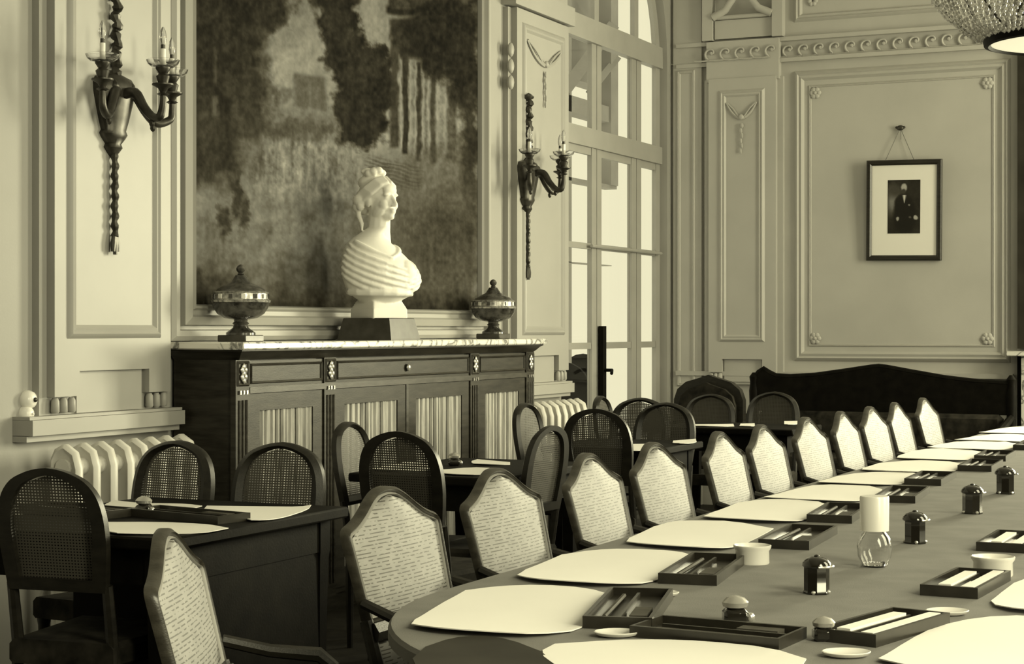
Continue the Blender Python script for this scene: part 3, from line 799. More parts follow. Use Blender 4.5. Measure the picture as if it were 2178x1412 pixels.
# ------------------------------------------------------------------ radiators
def radiator(u0, u1, label):
    r = empty('radiator', (WA+.115, (u0+u1)/2, 0), -math.pi/2, label, 'radiator', 'cast-iron radiators under the wall panels')
    n = max(3, round((u1-u0)/.105)); pitch = (u1-u0)/n
    for k in range(n):
        x = -(u1-u0)/2 + pitch*(k+.5)
        prof = []
        ht, dp = .892, .15; w = pitch*.20
        rr = []
        path = [(0.0,.06),(0.0,ht-.05)]
        out = [(.01,.08),(.01,ht-.06),(.03,ht-.02),(.07,ht),(dp-.07,ht),(dp-.02,ht-.03),(dp,ht-.09),(dp,.10),(dp-.02,.08)]
        outi = [(.035,.10),(.035,ht-.07),(.05,ht-.045),(.08,ht-.03),(dp-.07,ht-.03),(dp-.035,ht-.05),(dp-.022,ht-.1),(dp-.022,.12),(dp-.035,.10)]
        m = MB().loft([[(x-w*.45,y,z) for y,z in outi], [(x-w,y,z) for y,z in [((a[0]+b[0])/2,(a[1]+b[1])/2) for a,b in zip(out,outi)]], [(x-w*.5,y,z) for y,z in out], [(x+w*.5,y,z) for y,z in out], [(x+w,y,z) for y,z in [((a[0]+b[0])/2,(a[1]+b[1])/2) for a,b in zip(out,outi)]], [(x+w*.45,y,z) for y,z in outi]])
        sec = m.build('section', M['radiator'], r, ang=50)
    for z in (.16,.80): MB().tube([(-(u1-u0)/2+pitch*.3,.075,z),((u1-u0)/2-pitch*.3,.075,z)], .036, 10).build('header_pipe', M['radiator'], r)
    for x in (-(u1-u0)/2+pitch*.5, (u1-u0)/2-pitch*.5):
        MB().box(x-.02,x+.02,.03,.13,0,.11).build('foot', M['radiator'], r, smooth=False)
radiator(5.50, 6.37, 'white cast-iron column radiator below the left pilaster')
radiator(9.84, 10.72, 'white cast-iron column radiator beside the French window')

# ------------------------------------------------------------------ far wall details
def wb(px, py, out=0.0):
    p = atY(px, py, WB-out); return (-p.x, p.z)
x1_, _ = wb(1502, 400, .07); x0_, _ = wb(1656, 400, .07)
zbB = wb(1580, 812, .07)[1]; ztB = wb(1580, 165, .07)[1]
pilaster(wallB, x0_+.02, x1_-.02, zbB, ztB, garl=.13, inset=.085, panel_top=wb(1580,190,.07)[1])
# flat pier between window and pilaster
xa, _ = wb(1492, 400, .03); xb, _ = wb(1432, 400, .03)
MB().box(xa, xb, 0, .03, .0, HC).build('corner_pier', M['trimB'], wallB, smooth=False)
moulding(wallB, xa+.05, xb-.03, .9, wb(1460,150)[1], .03, .03, .012)
# big panel with corner rosettes
xl, _ = wb(1690, 500); xr, _ = wb(2150, 500)
zt_ = wb(1690, 152)[1]; zb_ = wb(1690, 768)[1]
moulding(wallB, xr, xl, zb_, zt_, .075, 0, .03)
moulding(wallB, xr+.11, xl-.11, zb_+.11, zt_-.11, .02, 0, .010)
for x in (xl-.16, xr+.16):
    for z in (zt_-.17, zb_+.17):
        ro = MB()
        for k in range(6): ro.sphere((x+.026*math.cos(k*1.047), .008, z+.026*math.sin(k*1.047)), (.020,.010,.020), 8, 5)
        ro.sphere((x,.014,z), (.014,.012,.014), 8, 5)
        ro.build('rosette', M['wallB'], wallB)
# dado rail
MB().box(2.10, 4.62, 0, .05, 0.985, 1.02).build('dado_rail', M['trimB'], wallB, smooth=False)
# frieze with running scroll
zf0 = wb(1700, 121)[1]; zf1 = wb(1700, 88)[1]
MB().box(.45, 4.62, 0, .045, zf1+.005, zf1+.035).build('frieze_fillet', M['trimB'], wallB, smooth=False)
MB().box(.45, 4.62, 0, .04, zf0-.035, zf0-.005).build('frieze_fillet', M['trimB'], wallB, smooth=False)
MB().box(x0_, x1_, 0, .065, zf0-.16, zf1+.03).build('frieze_block', M['trimB'], wallB, smooth=False)
hh = (zf1-zf0)*.56
def scroll_mesh():
    pts = []
    for k in range(22):
        t = k/21; a_ = t*4.6; rr = hh*(.92 - .72*t)
        pts.append((-.02+rr*math.cos(a_-1.2), 0, rr*math.sin(a_-1.2)*.9+.0))
    lead = [(.115,0,-hh*.80),(.075,0,-hh*.86),(.03,0,-hh*.85)]
    m = MB().tube(lead+pts, [.007]*3+[.010-.004*k/21 for k in range(22)], 6)
    m.sphere((-.02,0,.0), (.014,.010,.014), 8, 5)
    me = m.mesh('scroll'); me.materials.append(M['trimB']); return me
sm_ = scroll_mesh(); pit = .118
x = 4.58
while x > 1.0:
    y = .075 if x0_-.03 < x < x1_+.03 else .012
    link('frieze_scroll', sm_, wallB, (x, y, (zf0+zf1)/2)); x -= pit
# upper register
zu = wb(1690, 48)[1]
moulding(wallB, 1.0, xl, zu, HC-.3, .06, 0, .03)
ro = MB()
for k in range(6): ro.sphere((xl-.14+.024*math.cos(k*1.047), .008, zu+.15+.024*math.sin(k*1.047)), (.018,.010,.018), 8, 5)
ro.build('rosette', M['wallB'], wallB)
MB().box(x0_-.03, x0_+.05, 0, .08, zf1+.04, HC).build('upper_strip', M['trimB'], wallB, smooth=False)
MB().box(x1_-.05, x1_+.03, 0, .08, zf1+.04, HC).build('upper_strip', M['trimB'], wallB, smooth=False)
xc = (x0_+x1_)/2; zh = zf1+.05
MB().box(x0_+.06, x1_-.06, 0, .05, zh, zh+.14).build('trophy_base', M['trimB'], wallB, smooth=False)
MB().tube([(xc-.2,.06,zh+.16),(xc+.2,.06,zh+.16)], .016, 8).build('trophy_bar', M['trimB'], wallB)
for s in (-1,1):
    pts = [(xc+s*.23,.07,zh+.165),(xc+s*.13,.08,zh+.21),(xc+s*.06,.09,zh+.30),(xc-s*.0,.09+.02*s,zh+.42),(xc-s*.05,.08,zh+.56),(xc-s*.14,.08,zh+.72),(xc-s*.22,.07,zh+.86)]
    MB().tube(pts, [.030,.028,.027,.026,.026,.030,.020], 10).build('trophy_horn', M['trimB'], wallB)
# hanging portrait
pc = [atY(1836,343,WB-.05), atY(1996,338,WB-.05), atY(2001,553,WB-.05), atY(1841,555,WB-.05)]
pw_ = (pc[1].x-pc[0].x); ph_ = pc[0].z-pc[3].z
por = empty('framed_portrait', ((pc[3].x+pc[2].x)/2, WB-.012, pc[3].z), math.pi, 'small framed portrait photograph of a seated person, hung by wires on the far wall', 'picture')
por.rotation_euler = (R(-2.4), R(-.9), math.pi)
fwid = .038
MB().rectframe(-pw_/2, pw_/2, 0, ph_, [(0,0),(0,.022),(.008,.030),(.026,.026),(fwid,.016),(fwid,0)]).build('frame', M['frame'], por, ang=20)
MB().box(-pw_/2+fwid-.004, pw_/2-fwid+.004, .002, .010, fwid-.004, ph_-fwid+.004).build('mount', M['mount'], por, smooth=False)
def sitter(S, T):
    # S from viewer's right to left because local x points left
    X = (1-S)*100; Y = (1-T)*150
    n = fbm(X/14, Y/14, 21); n3 = fbm(X/4, Y/4, 22, 3)
    L = 46 + 26*(n-.5)
    def ell(cx, cy, rx, ry, s=.25):
        d = np.sqrt(((X+(n-.5)*6-cx)/rx)**2+((Y+(n-.5)*6-cy)/ry)**2); return np.clip((1+s-d)/(2*s),0,1)
    def over(b, m, v): return b*(1-m)+v*m
    L = over(L, ell(16,58,20,34,.6), 128); L = over(L, ell(20,30,24,18,.6), 72)
    L = over(L, ell(52,100,36,52,.15), 34); L = over(L, ell(46,66,24,26,.15), 34)
    L = over(L, ell(50,22,9.5,12,.2), 176); L = over(L, ell(47,32,9,7,.3), 66)
    L = over(L, np.clip(1.2-np.abs(X-51)/(7*np.clip((66-Y)/22,0.05,1)),0,1)*(Y>42)*(Y<66), 215)
    L = over(L, ell(30,108,5,6), 165); L = over(L, ell(86,106,7,5), 175); L = over(L, ell(66,70,3,3), 130); L = over(L, ell(68,104,4,3), 90)
    return L*.95 + 8*(n3-.5)
iw = pw_*.43; 
paint_grid('photograph', 70, 105, -iw*.5+.0, iw*.5+.0, ph_*.27, ph_*.80, sitter, M['print'], por, .0125, .003)
hk = atY(1915, 272, WB-.02)
ho = MB().sphere((0,0,0), (.028,.014,.020), 10, 6).sphere((-.026,0,.004), (.012,.010,.010),8,5).sphere((.026,0,.004), (.012,.010,.010),8,5).build('picture_hook', M['bronze'], loc=(hk.x, hk.y, hk.z))
tag(ho, 'small dark wall hook the framed portrait hangs from', 'hook')
for px in (1884, 1944):
    q = atY(px, 340, WB-.03)
    MB().tube([(0,0,0),(q.x-hk.x, q.y-hk.y, q.z-hk.z)], .0022, 5).build('hanging_wire', M['wire'], ho)
MB().tube([(.004,-.004,-.01),(.006,-.004,-.085)], .003, 5).build('cord_end', M['wire'], ho)

# chimneypiece at the right edge: dark overmantel, white marble shelf
vr = -atY(2163, 600, WB-.10).x
om = empty('chimneypiece', (-(vr-1.35), WB-.01, 0), math.pi, 'chimneypiece with white marble shelf and dark overmantel at the right edge of the far wall', 'fireplace')
wch = 1.35
MB().box(-wch+.0, 0+wch*.0, 0, .07, 1.20, HC-.2).build('overmantel_panel', M['dark'], om, smooth=False)
o2 = [k for k in kids(om)][0]; 
o2.location = (wch, 0, 0)
MB().bbox(-.03, wch+.05, 0, .24, 1.150, 1.185, .005).build('mantel_shelf', M['marble'], om)
MB().box(.0, wch, 0, .08, 0, 1.15).build('surround', M['blackwood'], om, smooth=False)
for x in (.02, wch-.16): MB().box(x, x+.12, .08, .16, 0, 1.15).build('jamb', M['marble'], om, smooth=False)

# ------------------------------------------------------------------ settee and armchair by the far wall
def settee():
    yb_ = 12.25
    xl_ = atY(1602, 800, yb_).x; xr_ = atY(2150, 800, yb_).x
    Lh = (xr_-xl_)/2
    s = empty('settee', ((xl_+xr_)/2, yb_, 0), 0, 'long dark wooden settee with peaked back rail and tapestry seat against the far wall', 'settee')
    prof = [(-1.0,.98),(-.96,1.03),(-.92,1.055),(-.88,1.03),(-.82,1.005),(-.7,1.0),(-.5,1.012),(-.25,1.045),(-.06,1.072),(0,1.078),(.06,1.072),(.25,1.042),(.5,1.005),(.7,.985),(.88,.975),(1.0,.97)]
    top = [(t*Lh, z) for t, z in prof]
    poly = [(-Lh,.76)] + top + [(Lh,.76)]
    MB().prism(poly, lambda x,z:(x,.0,z), lambda x,z:(x,.05,z)).build('back_rail', M['blackwood'], s)
    MB().tube([(x,.02,z) for x,z in top], .022, 8).build('crest_moulding', M['blackwood'], s)
    MB().bbox(-Lh+.05, Lh-.05, -.05, .05, .47, .765, .03).build('back_cushion', M['tapestry'], s)
    MB().bbox(-Lh+.05, Lh-.05, -.58, -.02, .36, .48, .03).build('seat_cushion', M['tapestry'], s)
    MB().box(-Lh+.03, Lh-.03, -.58, .04, .28, .36).build('seat_rail', M['blackwood'], s, smooth=False)
    for x in (-Lh, Lh):
        MB().lathe([(.030,0),(.034,.1),(.028,.3),(.036,.45),(.030,.7),(.036,.9),(.028,.96),(.034,1.0),(.012,1.03)], 12, (x,.02,0)).build('back_post', M['blackwood'], s)
        MB().lathe([(.022,0),(.034,.2),(.034,.36),(.026,.6)], 12, (x,-.55,0)).build('front_leg', M['blackwood'], s)
        MB().tube([(x,.0,.74),(x,-.25,.70),(x,-.5,.66),(x,-.57,.62),(x,-.56,.58)], [.026,.028,.028,.03,.02], 8).build('arm', M['blackwood'], s)
settee()
def armchair():
    q = atY(1508, 797, 11.55)
    c = empty('armchair', (q.x, 11.55, 0), 0, 'dark upholstered armchair with arched crested back, left of the settee', 'armchair')
    w = .245
    prof = [(-w,.72),(-w,.86),(-w*.9,.93),(-w*.65,.98),(-w*.3,1.005),(-.03,1.018),(0,1.03),(.03,1.018),(w*.3,1.005),(w*.65,.98),(w*.9,.93),(w,.86),(w,.72)]
    MB().prism([(-w*.96,.45)]+prof+[(w*.96,.45)], lambda x,z:(x,-.02,z), lambda x,z:(x,.05,z)).build('backrest', M['darkframe'], c)
    MB().prism([(x*.82,.5+(z-.5)*.9) for x,z in [(-w,.5)]+prof+[(w,.5)]], lambda x,z:(x,-.06,z), lambda x,z:(x,-.02,z)).build('back_cushion', M['tapestry'], c)
    MB().bbox(-w,w,-.5,0,.36,.48,.03).build('seat', M['tapestry'], c)
    for s in (-1,1):
        MB().tube([(s*w,0,.70),(s*(w+.03),-.22,.67),(s*(w+.02),-.42,.64),(s*w,-.43,.44)], .022, 8).build('arm', M['darkframe'], c)
        for y in (.0,-.46): MB().lathe([(.014,0),(.024,.3),(.026,.37)], 10, (s*(w-.03),y,0)).build('leg', M['darkframe'], c)
armchair()

# ------------------------------------------------------------------ chairs
def smooth_poly(pts, sub=4):
    # Catmull-Rom through an open polyline
    out = []
    P = [Vector((p[0],p[1],0)) for p in pts]
    P = [P[0]*2-P[1]] + P + [P[-1]*2-P[-2]]
    for i in range(1, len(P)-2):
        for k in range(sub):
            t = k/sub; a,b,c,d = P[i-1],P[i],P[i+1],P[i+2]
            v = .5*((2*b)+(-a+c)*t+(2*a-5*b+4*c-d)*t*t+(-a+3*b-3*c+d)*t**3)
            out.append((v.x, v.y))
    out.append((P[-2].x, P[-2].y)); return out
def panel_grid(outline, fn, nrow=18, ncol=10):
    # fill the area under a symmetric outline with a bulged sheet, rows of quads
    zs = [p[1] for p in outline]; z0, z1 = min(zs), max(zs)
    half = sorted([(p[1], abs(p[0])) for p in outline])
    def w(z):
        best = 0
        n = len(outline)
        for i in range(n):
            a, b = outline[i], outline[(i+1)%n]
            if (a[1]-z)*(b[1]-z) <= 0 and a[1] != b[1]:
                t = (z-a[1])/(b[1]-a[1]); best = max(best, abs(a[0]+t*(b[0]-a[0])))
        return best
    vs = []; fs = []
    for r in range(nrow+1):
        z = z0+(z1-z0)*(r/nrow)
        ww = w(min(max(z, z0+1e-4), z1-1e-4))
        for c in range(ncol+1):
            t = c/ncol*2-1
            vs.append(fn(ww*t, z, .010*(1-t*t)))
    for r in range(nrow):
        for c in range(ncol):
            a = r*(ncol+1)+c; fs.append((a, a+1, a+ncol+2, a+ncol+1))
    return MB().add(vs, fs)
REC = math.tan(R(14))
def cane_chair():
    # origin on the floor below the crest of the back; +y is the way the chair faces
    c = empty('cane_chair', (0,0,0))
    def fn(x, z, t): return (x, (.95-z)*REC*1.0 + t - .012*0, z)
    half = [(.214,.645),(.220,.72),(.227,.80),(.231,.840),(.229,.858),(.218,.870),(.196,.877),(.165,.888),(.128,.907),(.088,.931),(.045,.949),(0,.954)]
    hs = smooth_poly(half, 2)
    outer = hs + [(-x,z) for x,z in reversed(hs[:-1])]
    def inset(o, d):
        n = len(o); res = []
        for i in range(n):
            a = Vector(o[i-1]); b = Vector(o[i]); e = Vector(o[(i+1)%n])
            t1 = (b-a); t2 = (e-b)
            t1 = t1.normalized() if t1.length > 1e-6 else t2.normalized(); t2 = t2.normalized() if t2.length > 1e-6 else t1
            n1 = Vector((-t1.y,t1.x)); n2 = Vector((-t2.y,t2.x)); m = (n1+n2)
            m = m.normalized() if m.length > 1e-6 else n1
            k = 1/max(.5, m.dot(n1)); res.append((b.x+m.x*d*k, b.y+m.y*d*k))
        return res
    edge = inset(outer, .015); inner = inset(outer, .022)
    fr_ = MB().ring(outer, edge, fn, -.012, .012).build('back_frame', M['chairwood'], c, ang=50)
    MB().ring(edge, inner, fn, -.009, .010).build('inner_bead', M['bead'], fr_, ang=50)
    panel_grid(inner, lambda x,z,b: fn(x,z,.004+b)).build('cane_panel', M['cane'], c, ang=80)
    panel_grid(inner, lambda x,z,b: fn(x,z,-.010)).build('rear_cane_panel', M['cane'], c, ang=80)
    # lower back: rail, small cane panel
    MB().loft([[fn(x,z,t) for z,t in ((.615,-.014),(.655,-.014),(.655,.022),(.635,.030),(.615,.022))] for x in (-.214,-.1,0,.1,.214)]).build('lower_rail', M['darkframe'], c)
    low = [(.19,.50),(.198,.615),(-.198,.615),(-.19,.50)]
    panel_grid(low, lambda x,z,b: fn(x,z,.0+b), 4, 6).build('lower_cane_panel', M['cane'], c, ang=80)
    ys = (.95-.45)*REC
    MB().loft([[(sx*w_, y, z) for w_, y, z in [(1,0,0)]*0] or [(-.215-q,ys-.02-q,z),(.215+q,ys-.02-q,z),(.245+q,ys+.44+q,z),(-.245-q,ys+.44+q,z)] for sx,q,z in ((1,-.01,.385),(1,.0,.395),(1,0,.43),(1,-.012,.44))]).build('seat_frame', M['darkframe'], c)
    MB().loft([[(-.20-q,ys-q,z),(.20+q,ys-q,z),(.23+q,ys+.42+q,z),(-.23-q,ys+.42+q,z)] for q,z in ((-.005,.438),(.0,.447),(-.01,.458),(-.05,.466))]).build('seat_cushion', M['tapestry'], c)
    for s in (-1,1):
        MB().tube([(s*.205,ys+.03,0),(s*.208,ys,.2),(s*.208,ys-.0,.42),(s*.205,(.95-.55)*REC,.55),(s*.212,(.95-.66)*REC,.66)], [.013,.017,.018,.017,.016], 8).build('rear_leg', M['darkframe'], c)
        MB().lathe([(.012,0),(.015,.03),(.022,.33),(.026,.35),(.020,.36),(.026,.39)], 12, (s*.225,ys+.42,0)).build('front_leg', M['darkframe'], c)
        arm = MB().tube([(s*.222,(.95-.70)*REC+.01,.70),(s*.245,(.95-.68)*REC+.10,.675),(s*.255,(.95-.68)*REC+.20,.665),(s*.245,(.95-.68)*REC+.235,.64)], [.013,.014,.016,.012], 8)
        arm.tube([(s*.245,(.95-.68)*REC+.22,.65),(s*.25,ys+.17,.56),(s*.235,ys+.22,.43)], [.013,.012,.014], 8)
        arm.build('arm', M['darkframe'], c)
    return c
proto = cane_chair()
row = [(830,3.88),(1065,0),(1260,0),(1400,0),(1540,0),(1630,0),(1725,0),(1800,0),(1862,0),(1915,0),(1975,0)]
CV = -2.125
words = ['first','second','third','fourth','fifth','sixth','seventh','eighth','ninth','tenth','eleventh']

for i, (px, _) in enumerate(row):
    p = atX(px-12, 900, CV)
    o = proto if i == 0 else copy_tree(proto)
    o.location = (CV, p.y, 0); o.rotation_euler = (0,0,-math.pi/2 + R(random.uniform(-2.5,2.5)))
    lab = (words[i] if i < 10 else 'farthest') + ' peaked cane-backed chair of the row along the long table, from the near end'
    if i == 10: lab = 'farthest peaked cane-backed chair of the row along the long table'
    tag(o, lab, 'chair', 'cane-backed chairs along the long table')
o = copy_tree(proto); p = atH(350, 1125, .953)
o.location = (p.x, p.y, 0); o.rotation_euler = (0,0,-math.pi/2 + R(24))
tag(o, 'peaked cane-backed chair turned aside before the row, closest to the camera', 'chair', 'cane-backed chairs along the long table')

def round_chair():
    c = empty('round_back_chair', (0,0,0))
    rec = math.tan(R(9)); TOP = .95
    def fn(x, z, t): return (x, (TOP-z)*rec + t, z)
    half = [(.158,.60),(.168,.68),(.174,.75),(.170,.82),(.153,.875),(.120,.914),(.075,.936),(.035,.947),(0,.951)]
    hs = smooth_poly(half, 3)
    outer = hs + [(-x,z) for x,z in reversed(hs[:-1])]
    inner = [(x*.75, .60+.035+(z-.60)*.84) for x, z in outer]
    MB().ring(outer, inner, fn, -.018, .018).build('back_frame', M['darkframe'], c, ang=50)
    panel_grid(inner, lambda x,z,b: fn(x,z,0), 14, 8).build('cane_panel', M['rearcane'], c, ang=80)
    ys = (TOP-.45)*rec
    for s in (-1,1):
        MB().tube([(s*.15,ys+.0,0),(s*.155,ys,.25),(s*.155,ys,.45),(s*.155,(TOP-.62)*rec,.62)], [.013,.017,.018,.016], 8).build('rear_leg', M['darkframe'], c)
        MB().lathe([(.012,0),(.020,.36),(.024,.38),(.022,.42)], 12, (s*.19,ys+.37,0)).build('front_leg', M['darkframe'], c)
    MB().loft([[(-.17-q,ys-.02,z),(.17+q,ys-.02,z),(.21+q,ys+.40,z),(-.21-q,ys+.40,z)] for q,z in ((-.01,.385),(0,.395),(0,.44),(-.015,.455))]).build('seat', M['tapestry'], c)
    return c
rp = round_chair()
# (crest position, facing angle of local +y measured as rotation about z, label)
def hp(px, py, h=.95): q = atH(px, py, h); return (q.x, q.y, h)
faceN, faceS, faceE, faceW = 0.0, math.pi, -math.pi/2, math.pi/2     # +Y (away), -Y, +X (towards long table), -X
rc = [
 (hp(104,995), faceN+R(6), 'dark round-backed cane chair at the far left edge, its back to the camera'),
 (hp(376,937), faceS-R(4), 'dark round-backed cane chair in front of the left radiator, facing the camera'),
 (hp(598,941), faceS+R(6), 'dark round-backed cane chair in front of the sideboard\'s left door, facing the camera'),
 (hp(848,917,.972), faceN-R(3), 'dark round-backed cane chair before the middle sideboard doors, its back to the camera'),
 (hp(742,897,.94), faceE+R(4), 'dark round-backed cane chair seen side-on before the second sideboard door'),
 (hp(1170,905), faceW-R(4), 'dark round-backed cane chair pushed up to the second writing desk from the long-table side'),
 (hp(1118,857), faceE, 'dark round-backed cane chair with lit cane before the right end of the sideboard'),
 (hp(1268,869,.965), faceN, 'dark round-backed cane chair below the right radiator, its back to the camera'),
 (hp(1278,842,.935), faceE+R(5), 'dark round-backed cane chair beside the right radiator and the French window'),
 (hp(1362,846,.95), faceS+R(8), 'dark round-backed cane chair in front of the French window, left of a touching pair'),
 (hp(1416,856,.945), faceS, 'dark round-backed cane chair in front of the French window, right of a touching pair'),
 (hp(1512,838,.92), faceS, 'dark round-backed cane chair before the arched armchair'),
 (hp(1646,833,.94), faceS, 'dark round-backed cane chair before the left end of the settee'),
]
for i, (p, rz, lab) in enumerate(rc):
    o = rp if i == 0 else copy_tree(rp)
    o.location = (p[0], p[1], 0); o.rotation_euler = (0,0,rz); o.scale = (1,1,p[2]/.95)
    tag(o, lab, 'chair', 'round-backed chairs at the writing desks')

# ------------------------------------------------------------------ writing desks
def desk(x0, x1, y0, y1, label, panels=False):
    d = empty('writing_desk', ((x0+x1)/2, (y0+y1)/2, 0), 0, label, 'desk', 'small writing desks along the left wall')
    a, b = (x1-x0)/2, (y1-y0)/2
    MB().bbox(-a,a,-b,b,.725,.76,.006).build('desk_top', M['blackwood'], d)
    MB().box(-a+.05,a-.05,-b+.05,b-.05,.62,.725).build('apron', M['blackwood'], d, smooth=False)
    if panels: MB().box(a-.075,a-.055,-b+.10,b-.10,.03,.62).build('side_panel', M['blackwood'], d, smooth=False)
    if panels: MB().box(-a+.10,a-.10,-b+.49,-b+.51,.03,.62).build('modesty_panel', M['blackwood'], d, smooth=False)
    for sx in (-1,1):
        for sy in (-1,1):
            MB().loft([[(sx*(a-.075)+q*w,sy*(b-.075)+r_*w,z) for q,r_ in ((-1,-1),(1,-1),(1,1),(-1,1))] for w,z in ((.016,0),(.026,.6),(.030,.62),(.030,.72))]).build('leg', M['blackwood'], d)
desks = [(-3.74,-2.93,4.06,5.06,'small dark writing desk nearest the camera, left of the long table'),
         (-3.62,-2.95,6.24,7.20,'small dark writing desk before the sideboard'),
         (-3.60,-2.98,8.10,8.78,'small dark writing desk before the right radiator'),
         (-3.70,-2.85,9.98,10.62,'small dark writing desk before the settee end, farthest from the camera')]
for i, d in enumerate(desks): desk(*d, panels=(i == 0))

# sheets of paper -----------------------------------------------------------
def paper(pts, z, label, group, name='paper_sheet', curl=.010, m='paper'):
    P = [Vector(p) for p in pts]; c = sum(P, Vector((0,0,0)))/len(P)
    n = len(P)
    tip = {max(range(n), key=lambda i: -P[i].x), max(range(n), key=lambda i: P[i].x+P[i].y)}
    Q = []
    for i in range(n):
        a, b = P[i], P[(i+1)%n]
        Q += ([a] if i in tip else [a.lerp(b,.25)]) + ([] if (i+1)%n in tip else [a.lerp(b,.75)])
    P = Q; n = len(P)
    # dense outline
    dense = []
    for i in range(n):
        a, b = P[i], P[(i+1)%n]
        for k in range(3): dense.append(a.lerp(b, k/3))
    n = len(dense)
    dmax = max((q-c).length for q in dense)
    rings = []
    K_ = 5
    def zz(q):
        r = (q-c); e = max(0, -r.y)/max(.01, max(-(t-c).y for t in dense))      # edge nearest the camera lifts a little
        f = max(0, r.y)/max(.01, max((t-c).y for t in dense))
        return curl*(e**3)*.9 + curl*.5*(f**3)
    vs = []; fs = []
    for side, th in ((0,.0),(1,.0022)):
        for k in range(1, K_+1):
            for q in dense:
                r = c.lerp(q, k/K_); vs.append((r.x-c.x, r.y-c.y, zz(r)+th+.0006))
        vs.append((0,0,th+.0006))
    half = K_*n+1
    for s in (0,1):
        o_ = s*half; ctr = o_+half-1
        for i in range(n): fs.append((ctr, o_+i, o_+(i+1)%n))
        for k in range(K_-1):
            for i in range(n): fs.append((o_+k*n+i, o_+k*n+(i+1)%n, o_+(k+1)*n+(i+1)%n, o_+(k+1)*n+i))
    o_ = (K_-1)*n
    for i in range(n): fs.append((o_+i, o_+(i+1)%n, half+o_+(i+1)%n, half+o_+i))
    ob = MB().add(vs, fs).build(name, M[m], None, loc=(c.x, c.y, z), ang=60)
    tag(ob, label, 'paper', group); return ob
TZ = .76
L_ = ' white paper sheet in the left row on the long table'
polys = [
 [(865,1335),(905,1345),(960,1352),(1060,1357),(1140,1358),(1240,1342),(1275,1300),(1302,1271),(1250,1258),(1150,1251),(1060,1252),(990,1259),(930,1290)],
 [(1090,1225),(1130,1241),(1200,1247),(1290,1251),(1390,1244),(1420,1215),(1481,1188),(1440,1178),(1330,1173),(1260,1174),(1195,1182)],
 [(1320,1155),(1370,1165),(1480,1174),(1555,1172),(1600,1150),(1645,1127),(1560,1114),(1480,1112),(1430,1112),(1390,1122)],
 [(1488,1102),(1520,1108),(1640,1116),(1715,1112),(1770,1079),(1740,1071),(1680,1067),(1620,1066),(1570,1071)],
 [(1625,1060),(1650,1065),(1760,1072),(1840,1068),(1885,1045),(1850,1038),(1740,1034),(1690,1041)],
 [(1733,1028),(1760,1033),(1860,1036),(1925,1031),(1972,1013),(1930,1007),(1830,1007),(1780,1014)],
 [(1824,1000),(1860,1006),(1960,1010),(2030,1004),(2054,990),(2020,985),(1940,982),(1870,986)],
 [(1900,974),(1930,980),(2030,984),(2085,976),(2110,966),(2060,959),(1990,956),(1940,960)],
 [(1972,952),(2000,957),(2090,961),(2150,956),(2170,946),(2130,941),(2060,940),(2010,943)],
 [(2030,936),(2060,940),(2150,943),(2200,937),(2215,930),(2160,926),(2090,926)],
 [(2082,921),(2120,925),(2200,927),(2250,919),(2255,913),(2200,909),(2130,911)],
]
for i, pl in enumerate(polys):
    paper([atH(x,y,TZ) for x,y in pl], TZ, (words[i] if i < 10 else 'farthest') + L_ + (', from the near end' if i < 10 else ''), 'paper sheets on the long table', curl=.012)
paper([atH(x,y,TZ) for x,y in [(1145,1390),(1180,1372),(1300,1366),(1400,1367),(1500,1372),(1640,1385),(1715,1405),(1690,1440),(1560,1470),(1300,1475),(1190,1425)]], TZ, 'white paper sheet at the rounded near end of the long table', 'paper sheets on the long table')
paper([atH(x,y,TZ) for x,y in [(1868,1408),(1930,1365),(1990,1335),(2080,1318),(2190,1316),(2300,1330),(2260,1390),(2200,1430),(2060,1440),(1940,1430)]], TZ, 'large white paper sheet in the bottom right corner on the long table', 'paper sheets on the long table')
paper([atH(x,y,TZ) for x,y in [(2100,1288),(2130,1262),(2165,1236),(2240,1225),(2330,1232),(2300,1270),(2260,1305),(2170,1308)]], TZ, 'white paper sheet on the right side of the long table, beside the pale bowl', 'paper sheets on the long table')
# flat dark rounded patch under the near-end sheet
paper([atH(x,y,TZ) for x,y in [(868,1412),(905,1378),(960,1360),(1020,1356),(1085,1364),(1150,1388),(1190,1420),(1100,1470),(950,1470)]], TZ, 'dark rounded patch at the near left corner of the long table', None, 'dark_patch', .004, 'dark')['category'] = 'patch'  # flat dark piece with a rounded outline, laid on the felt

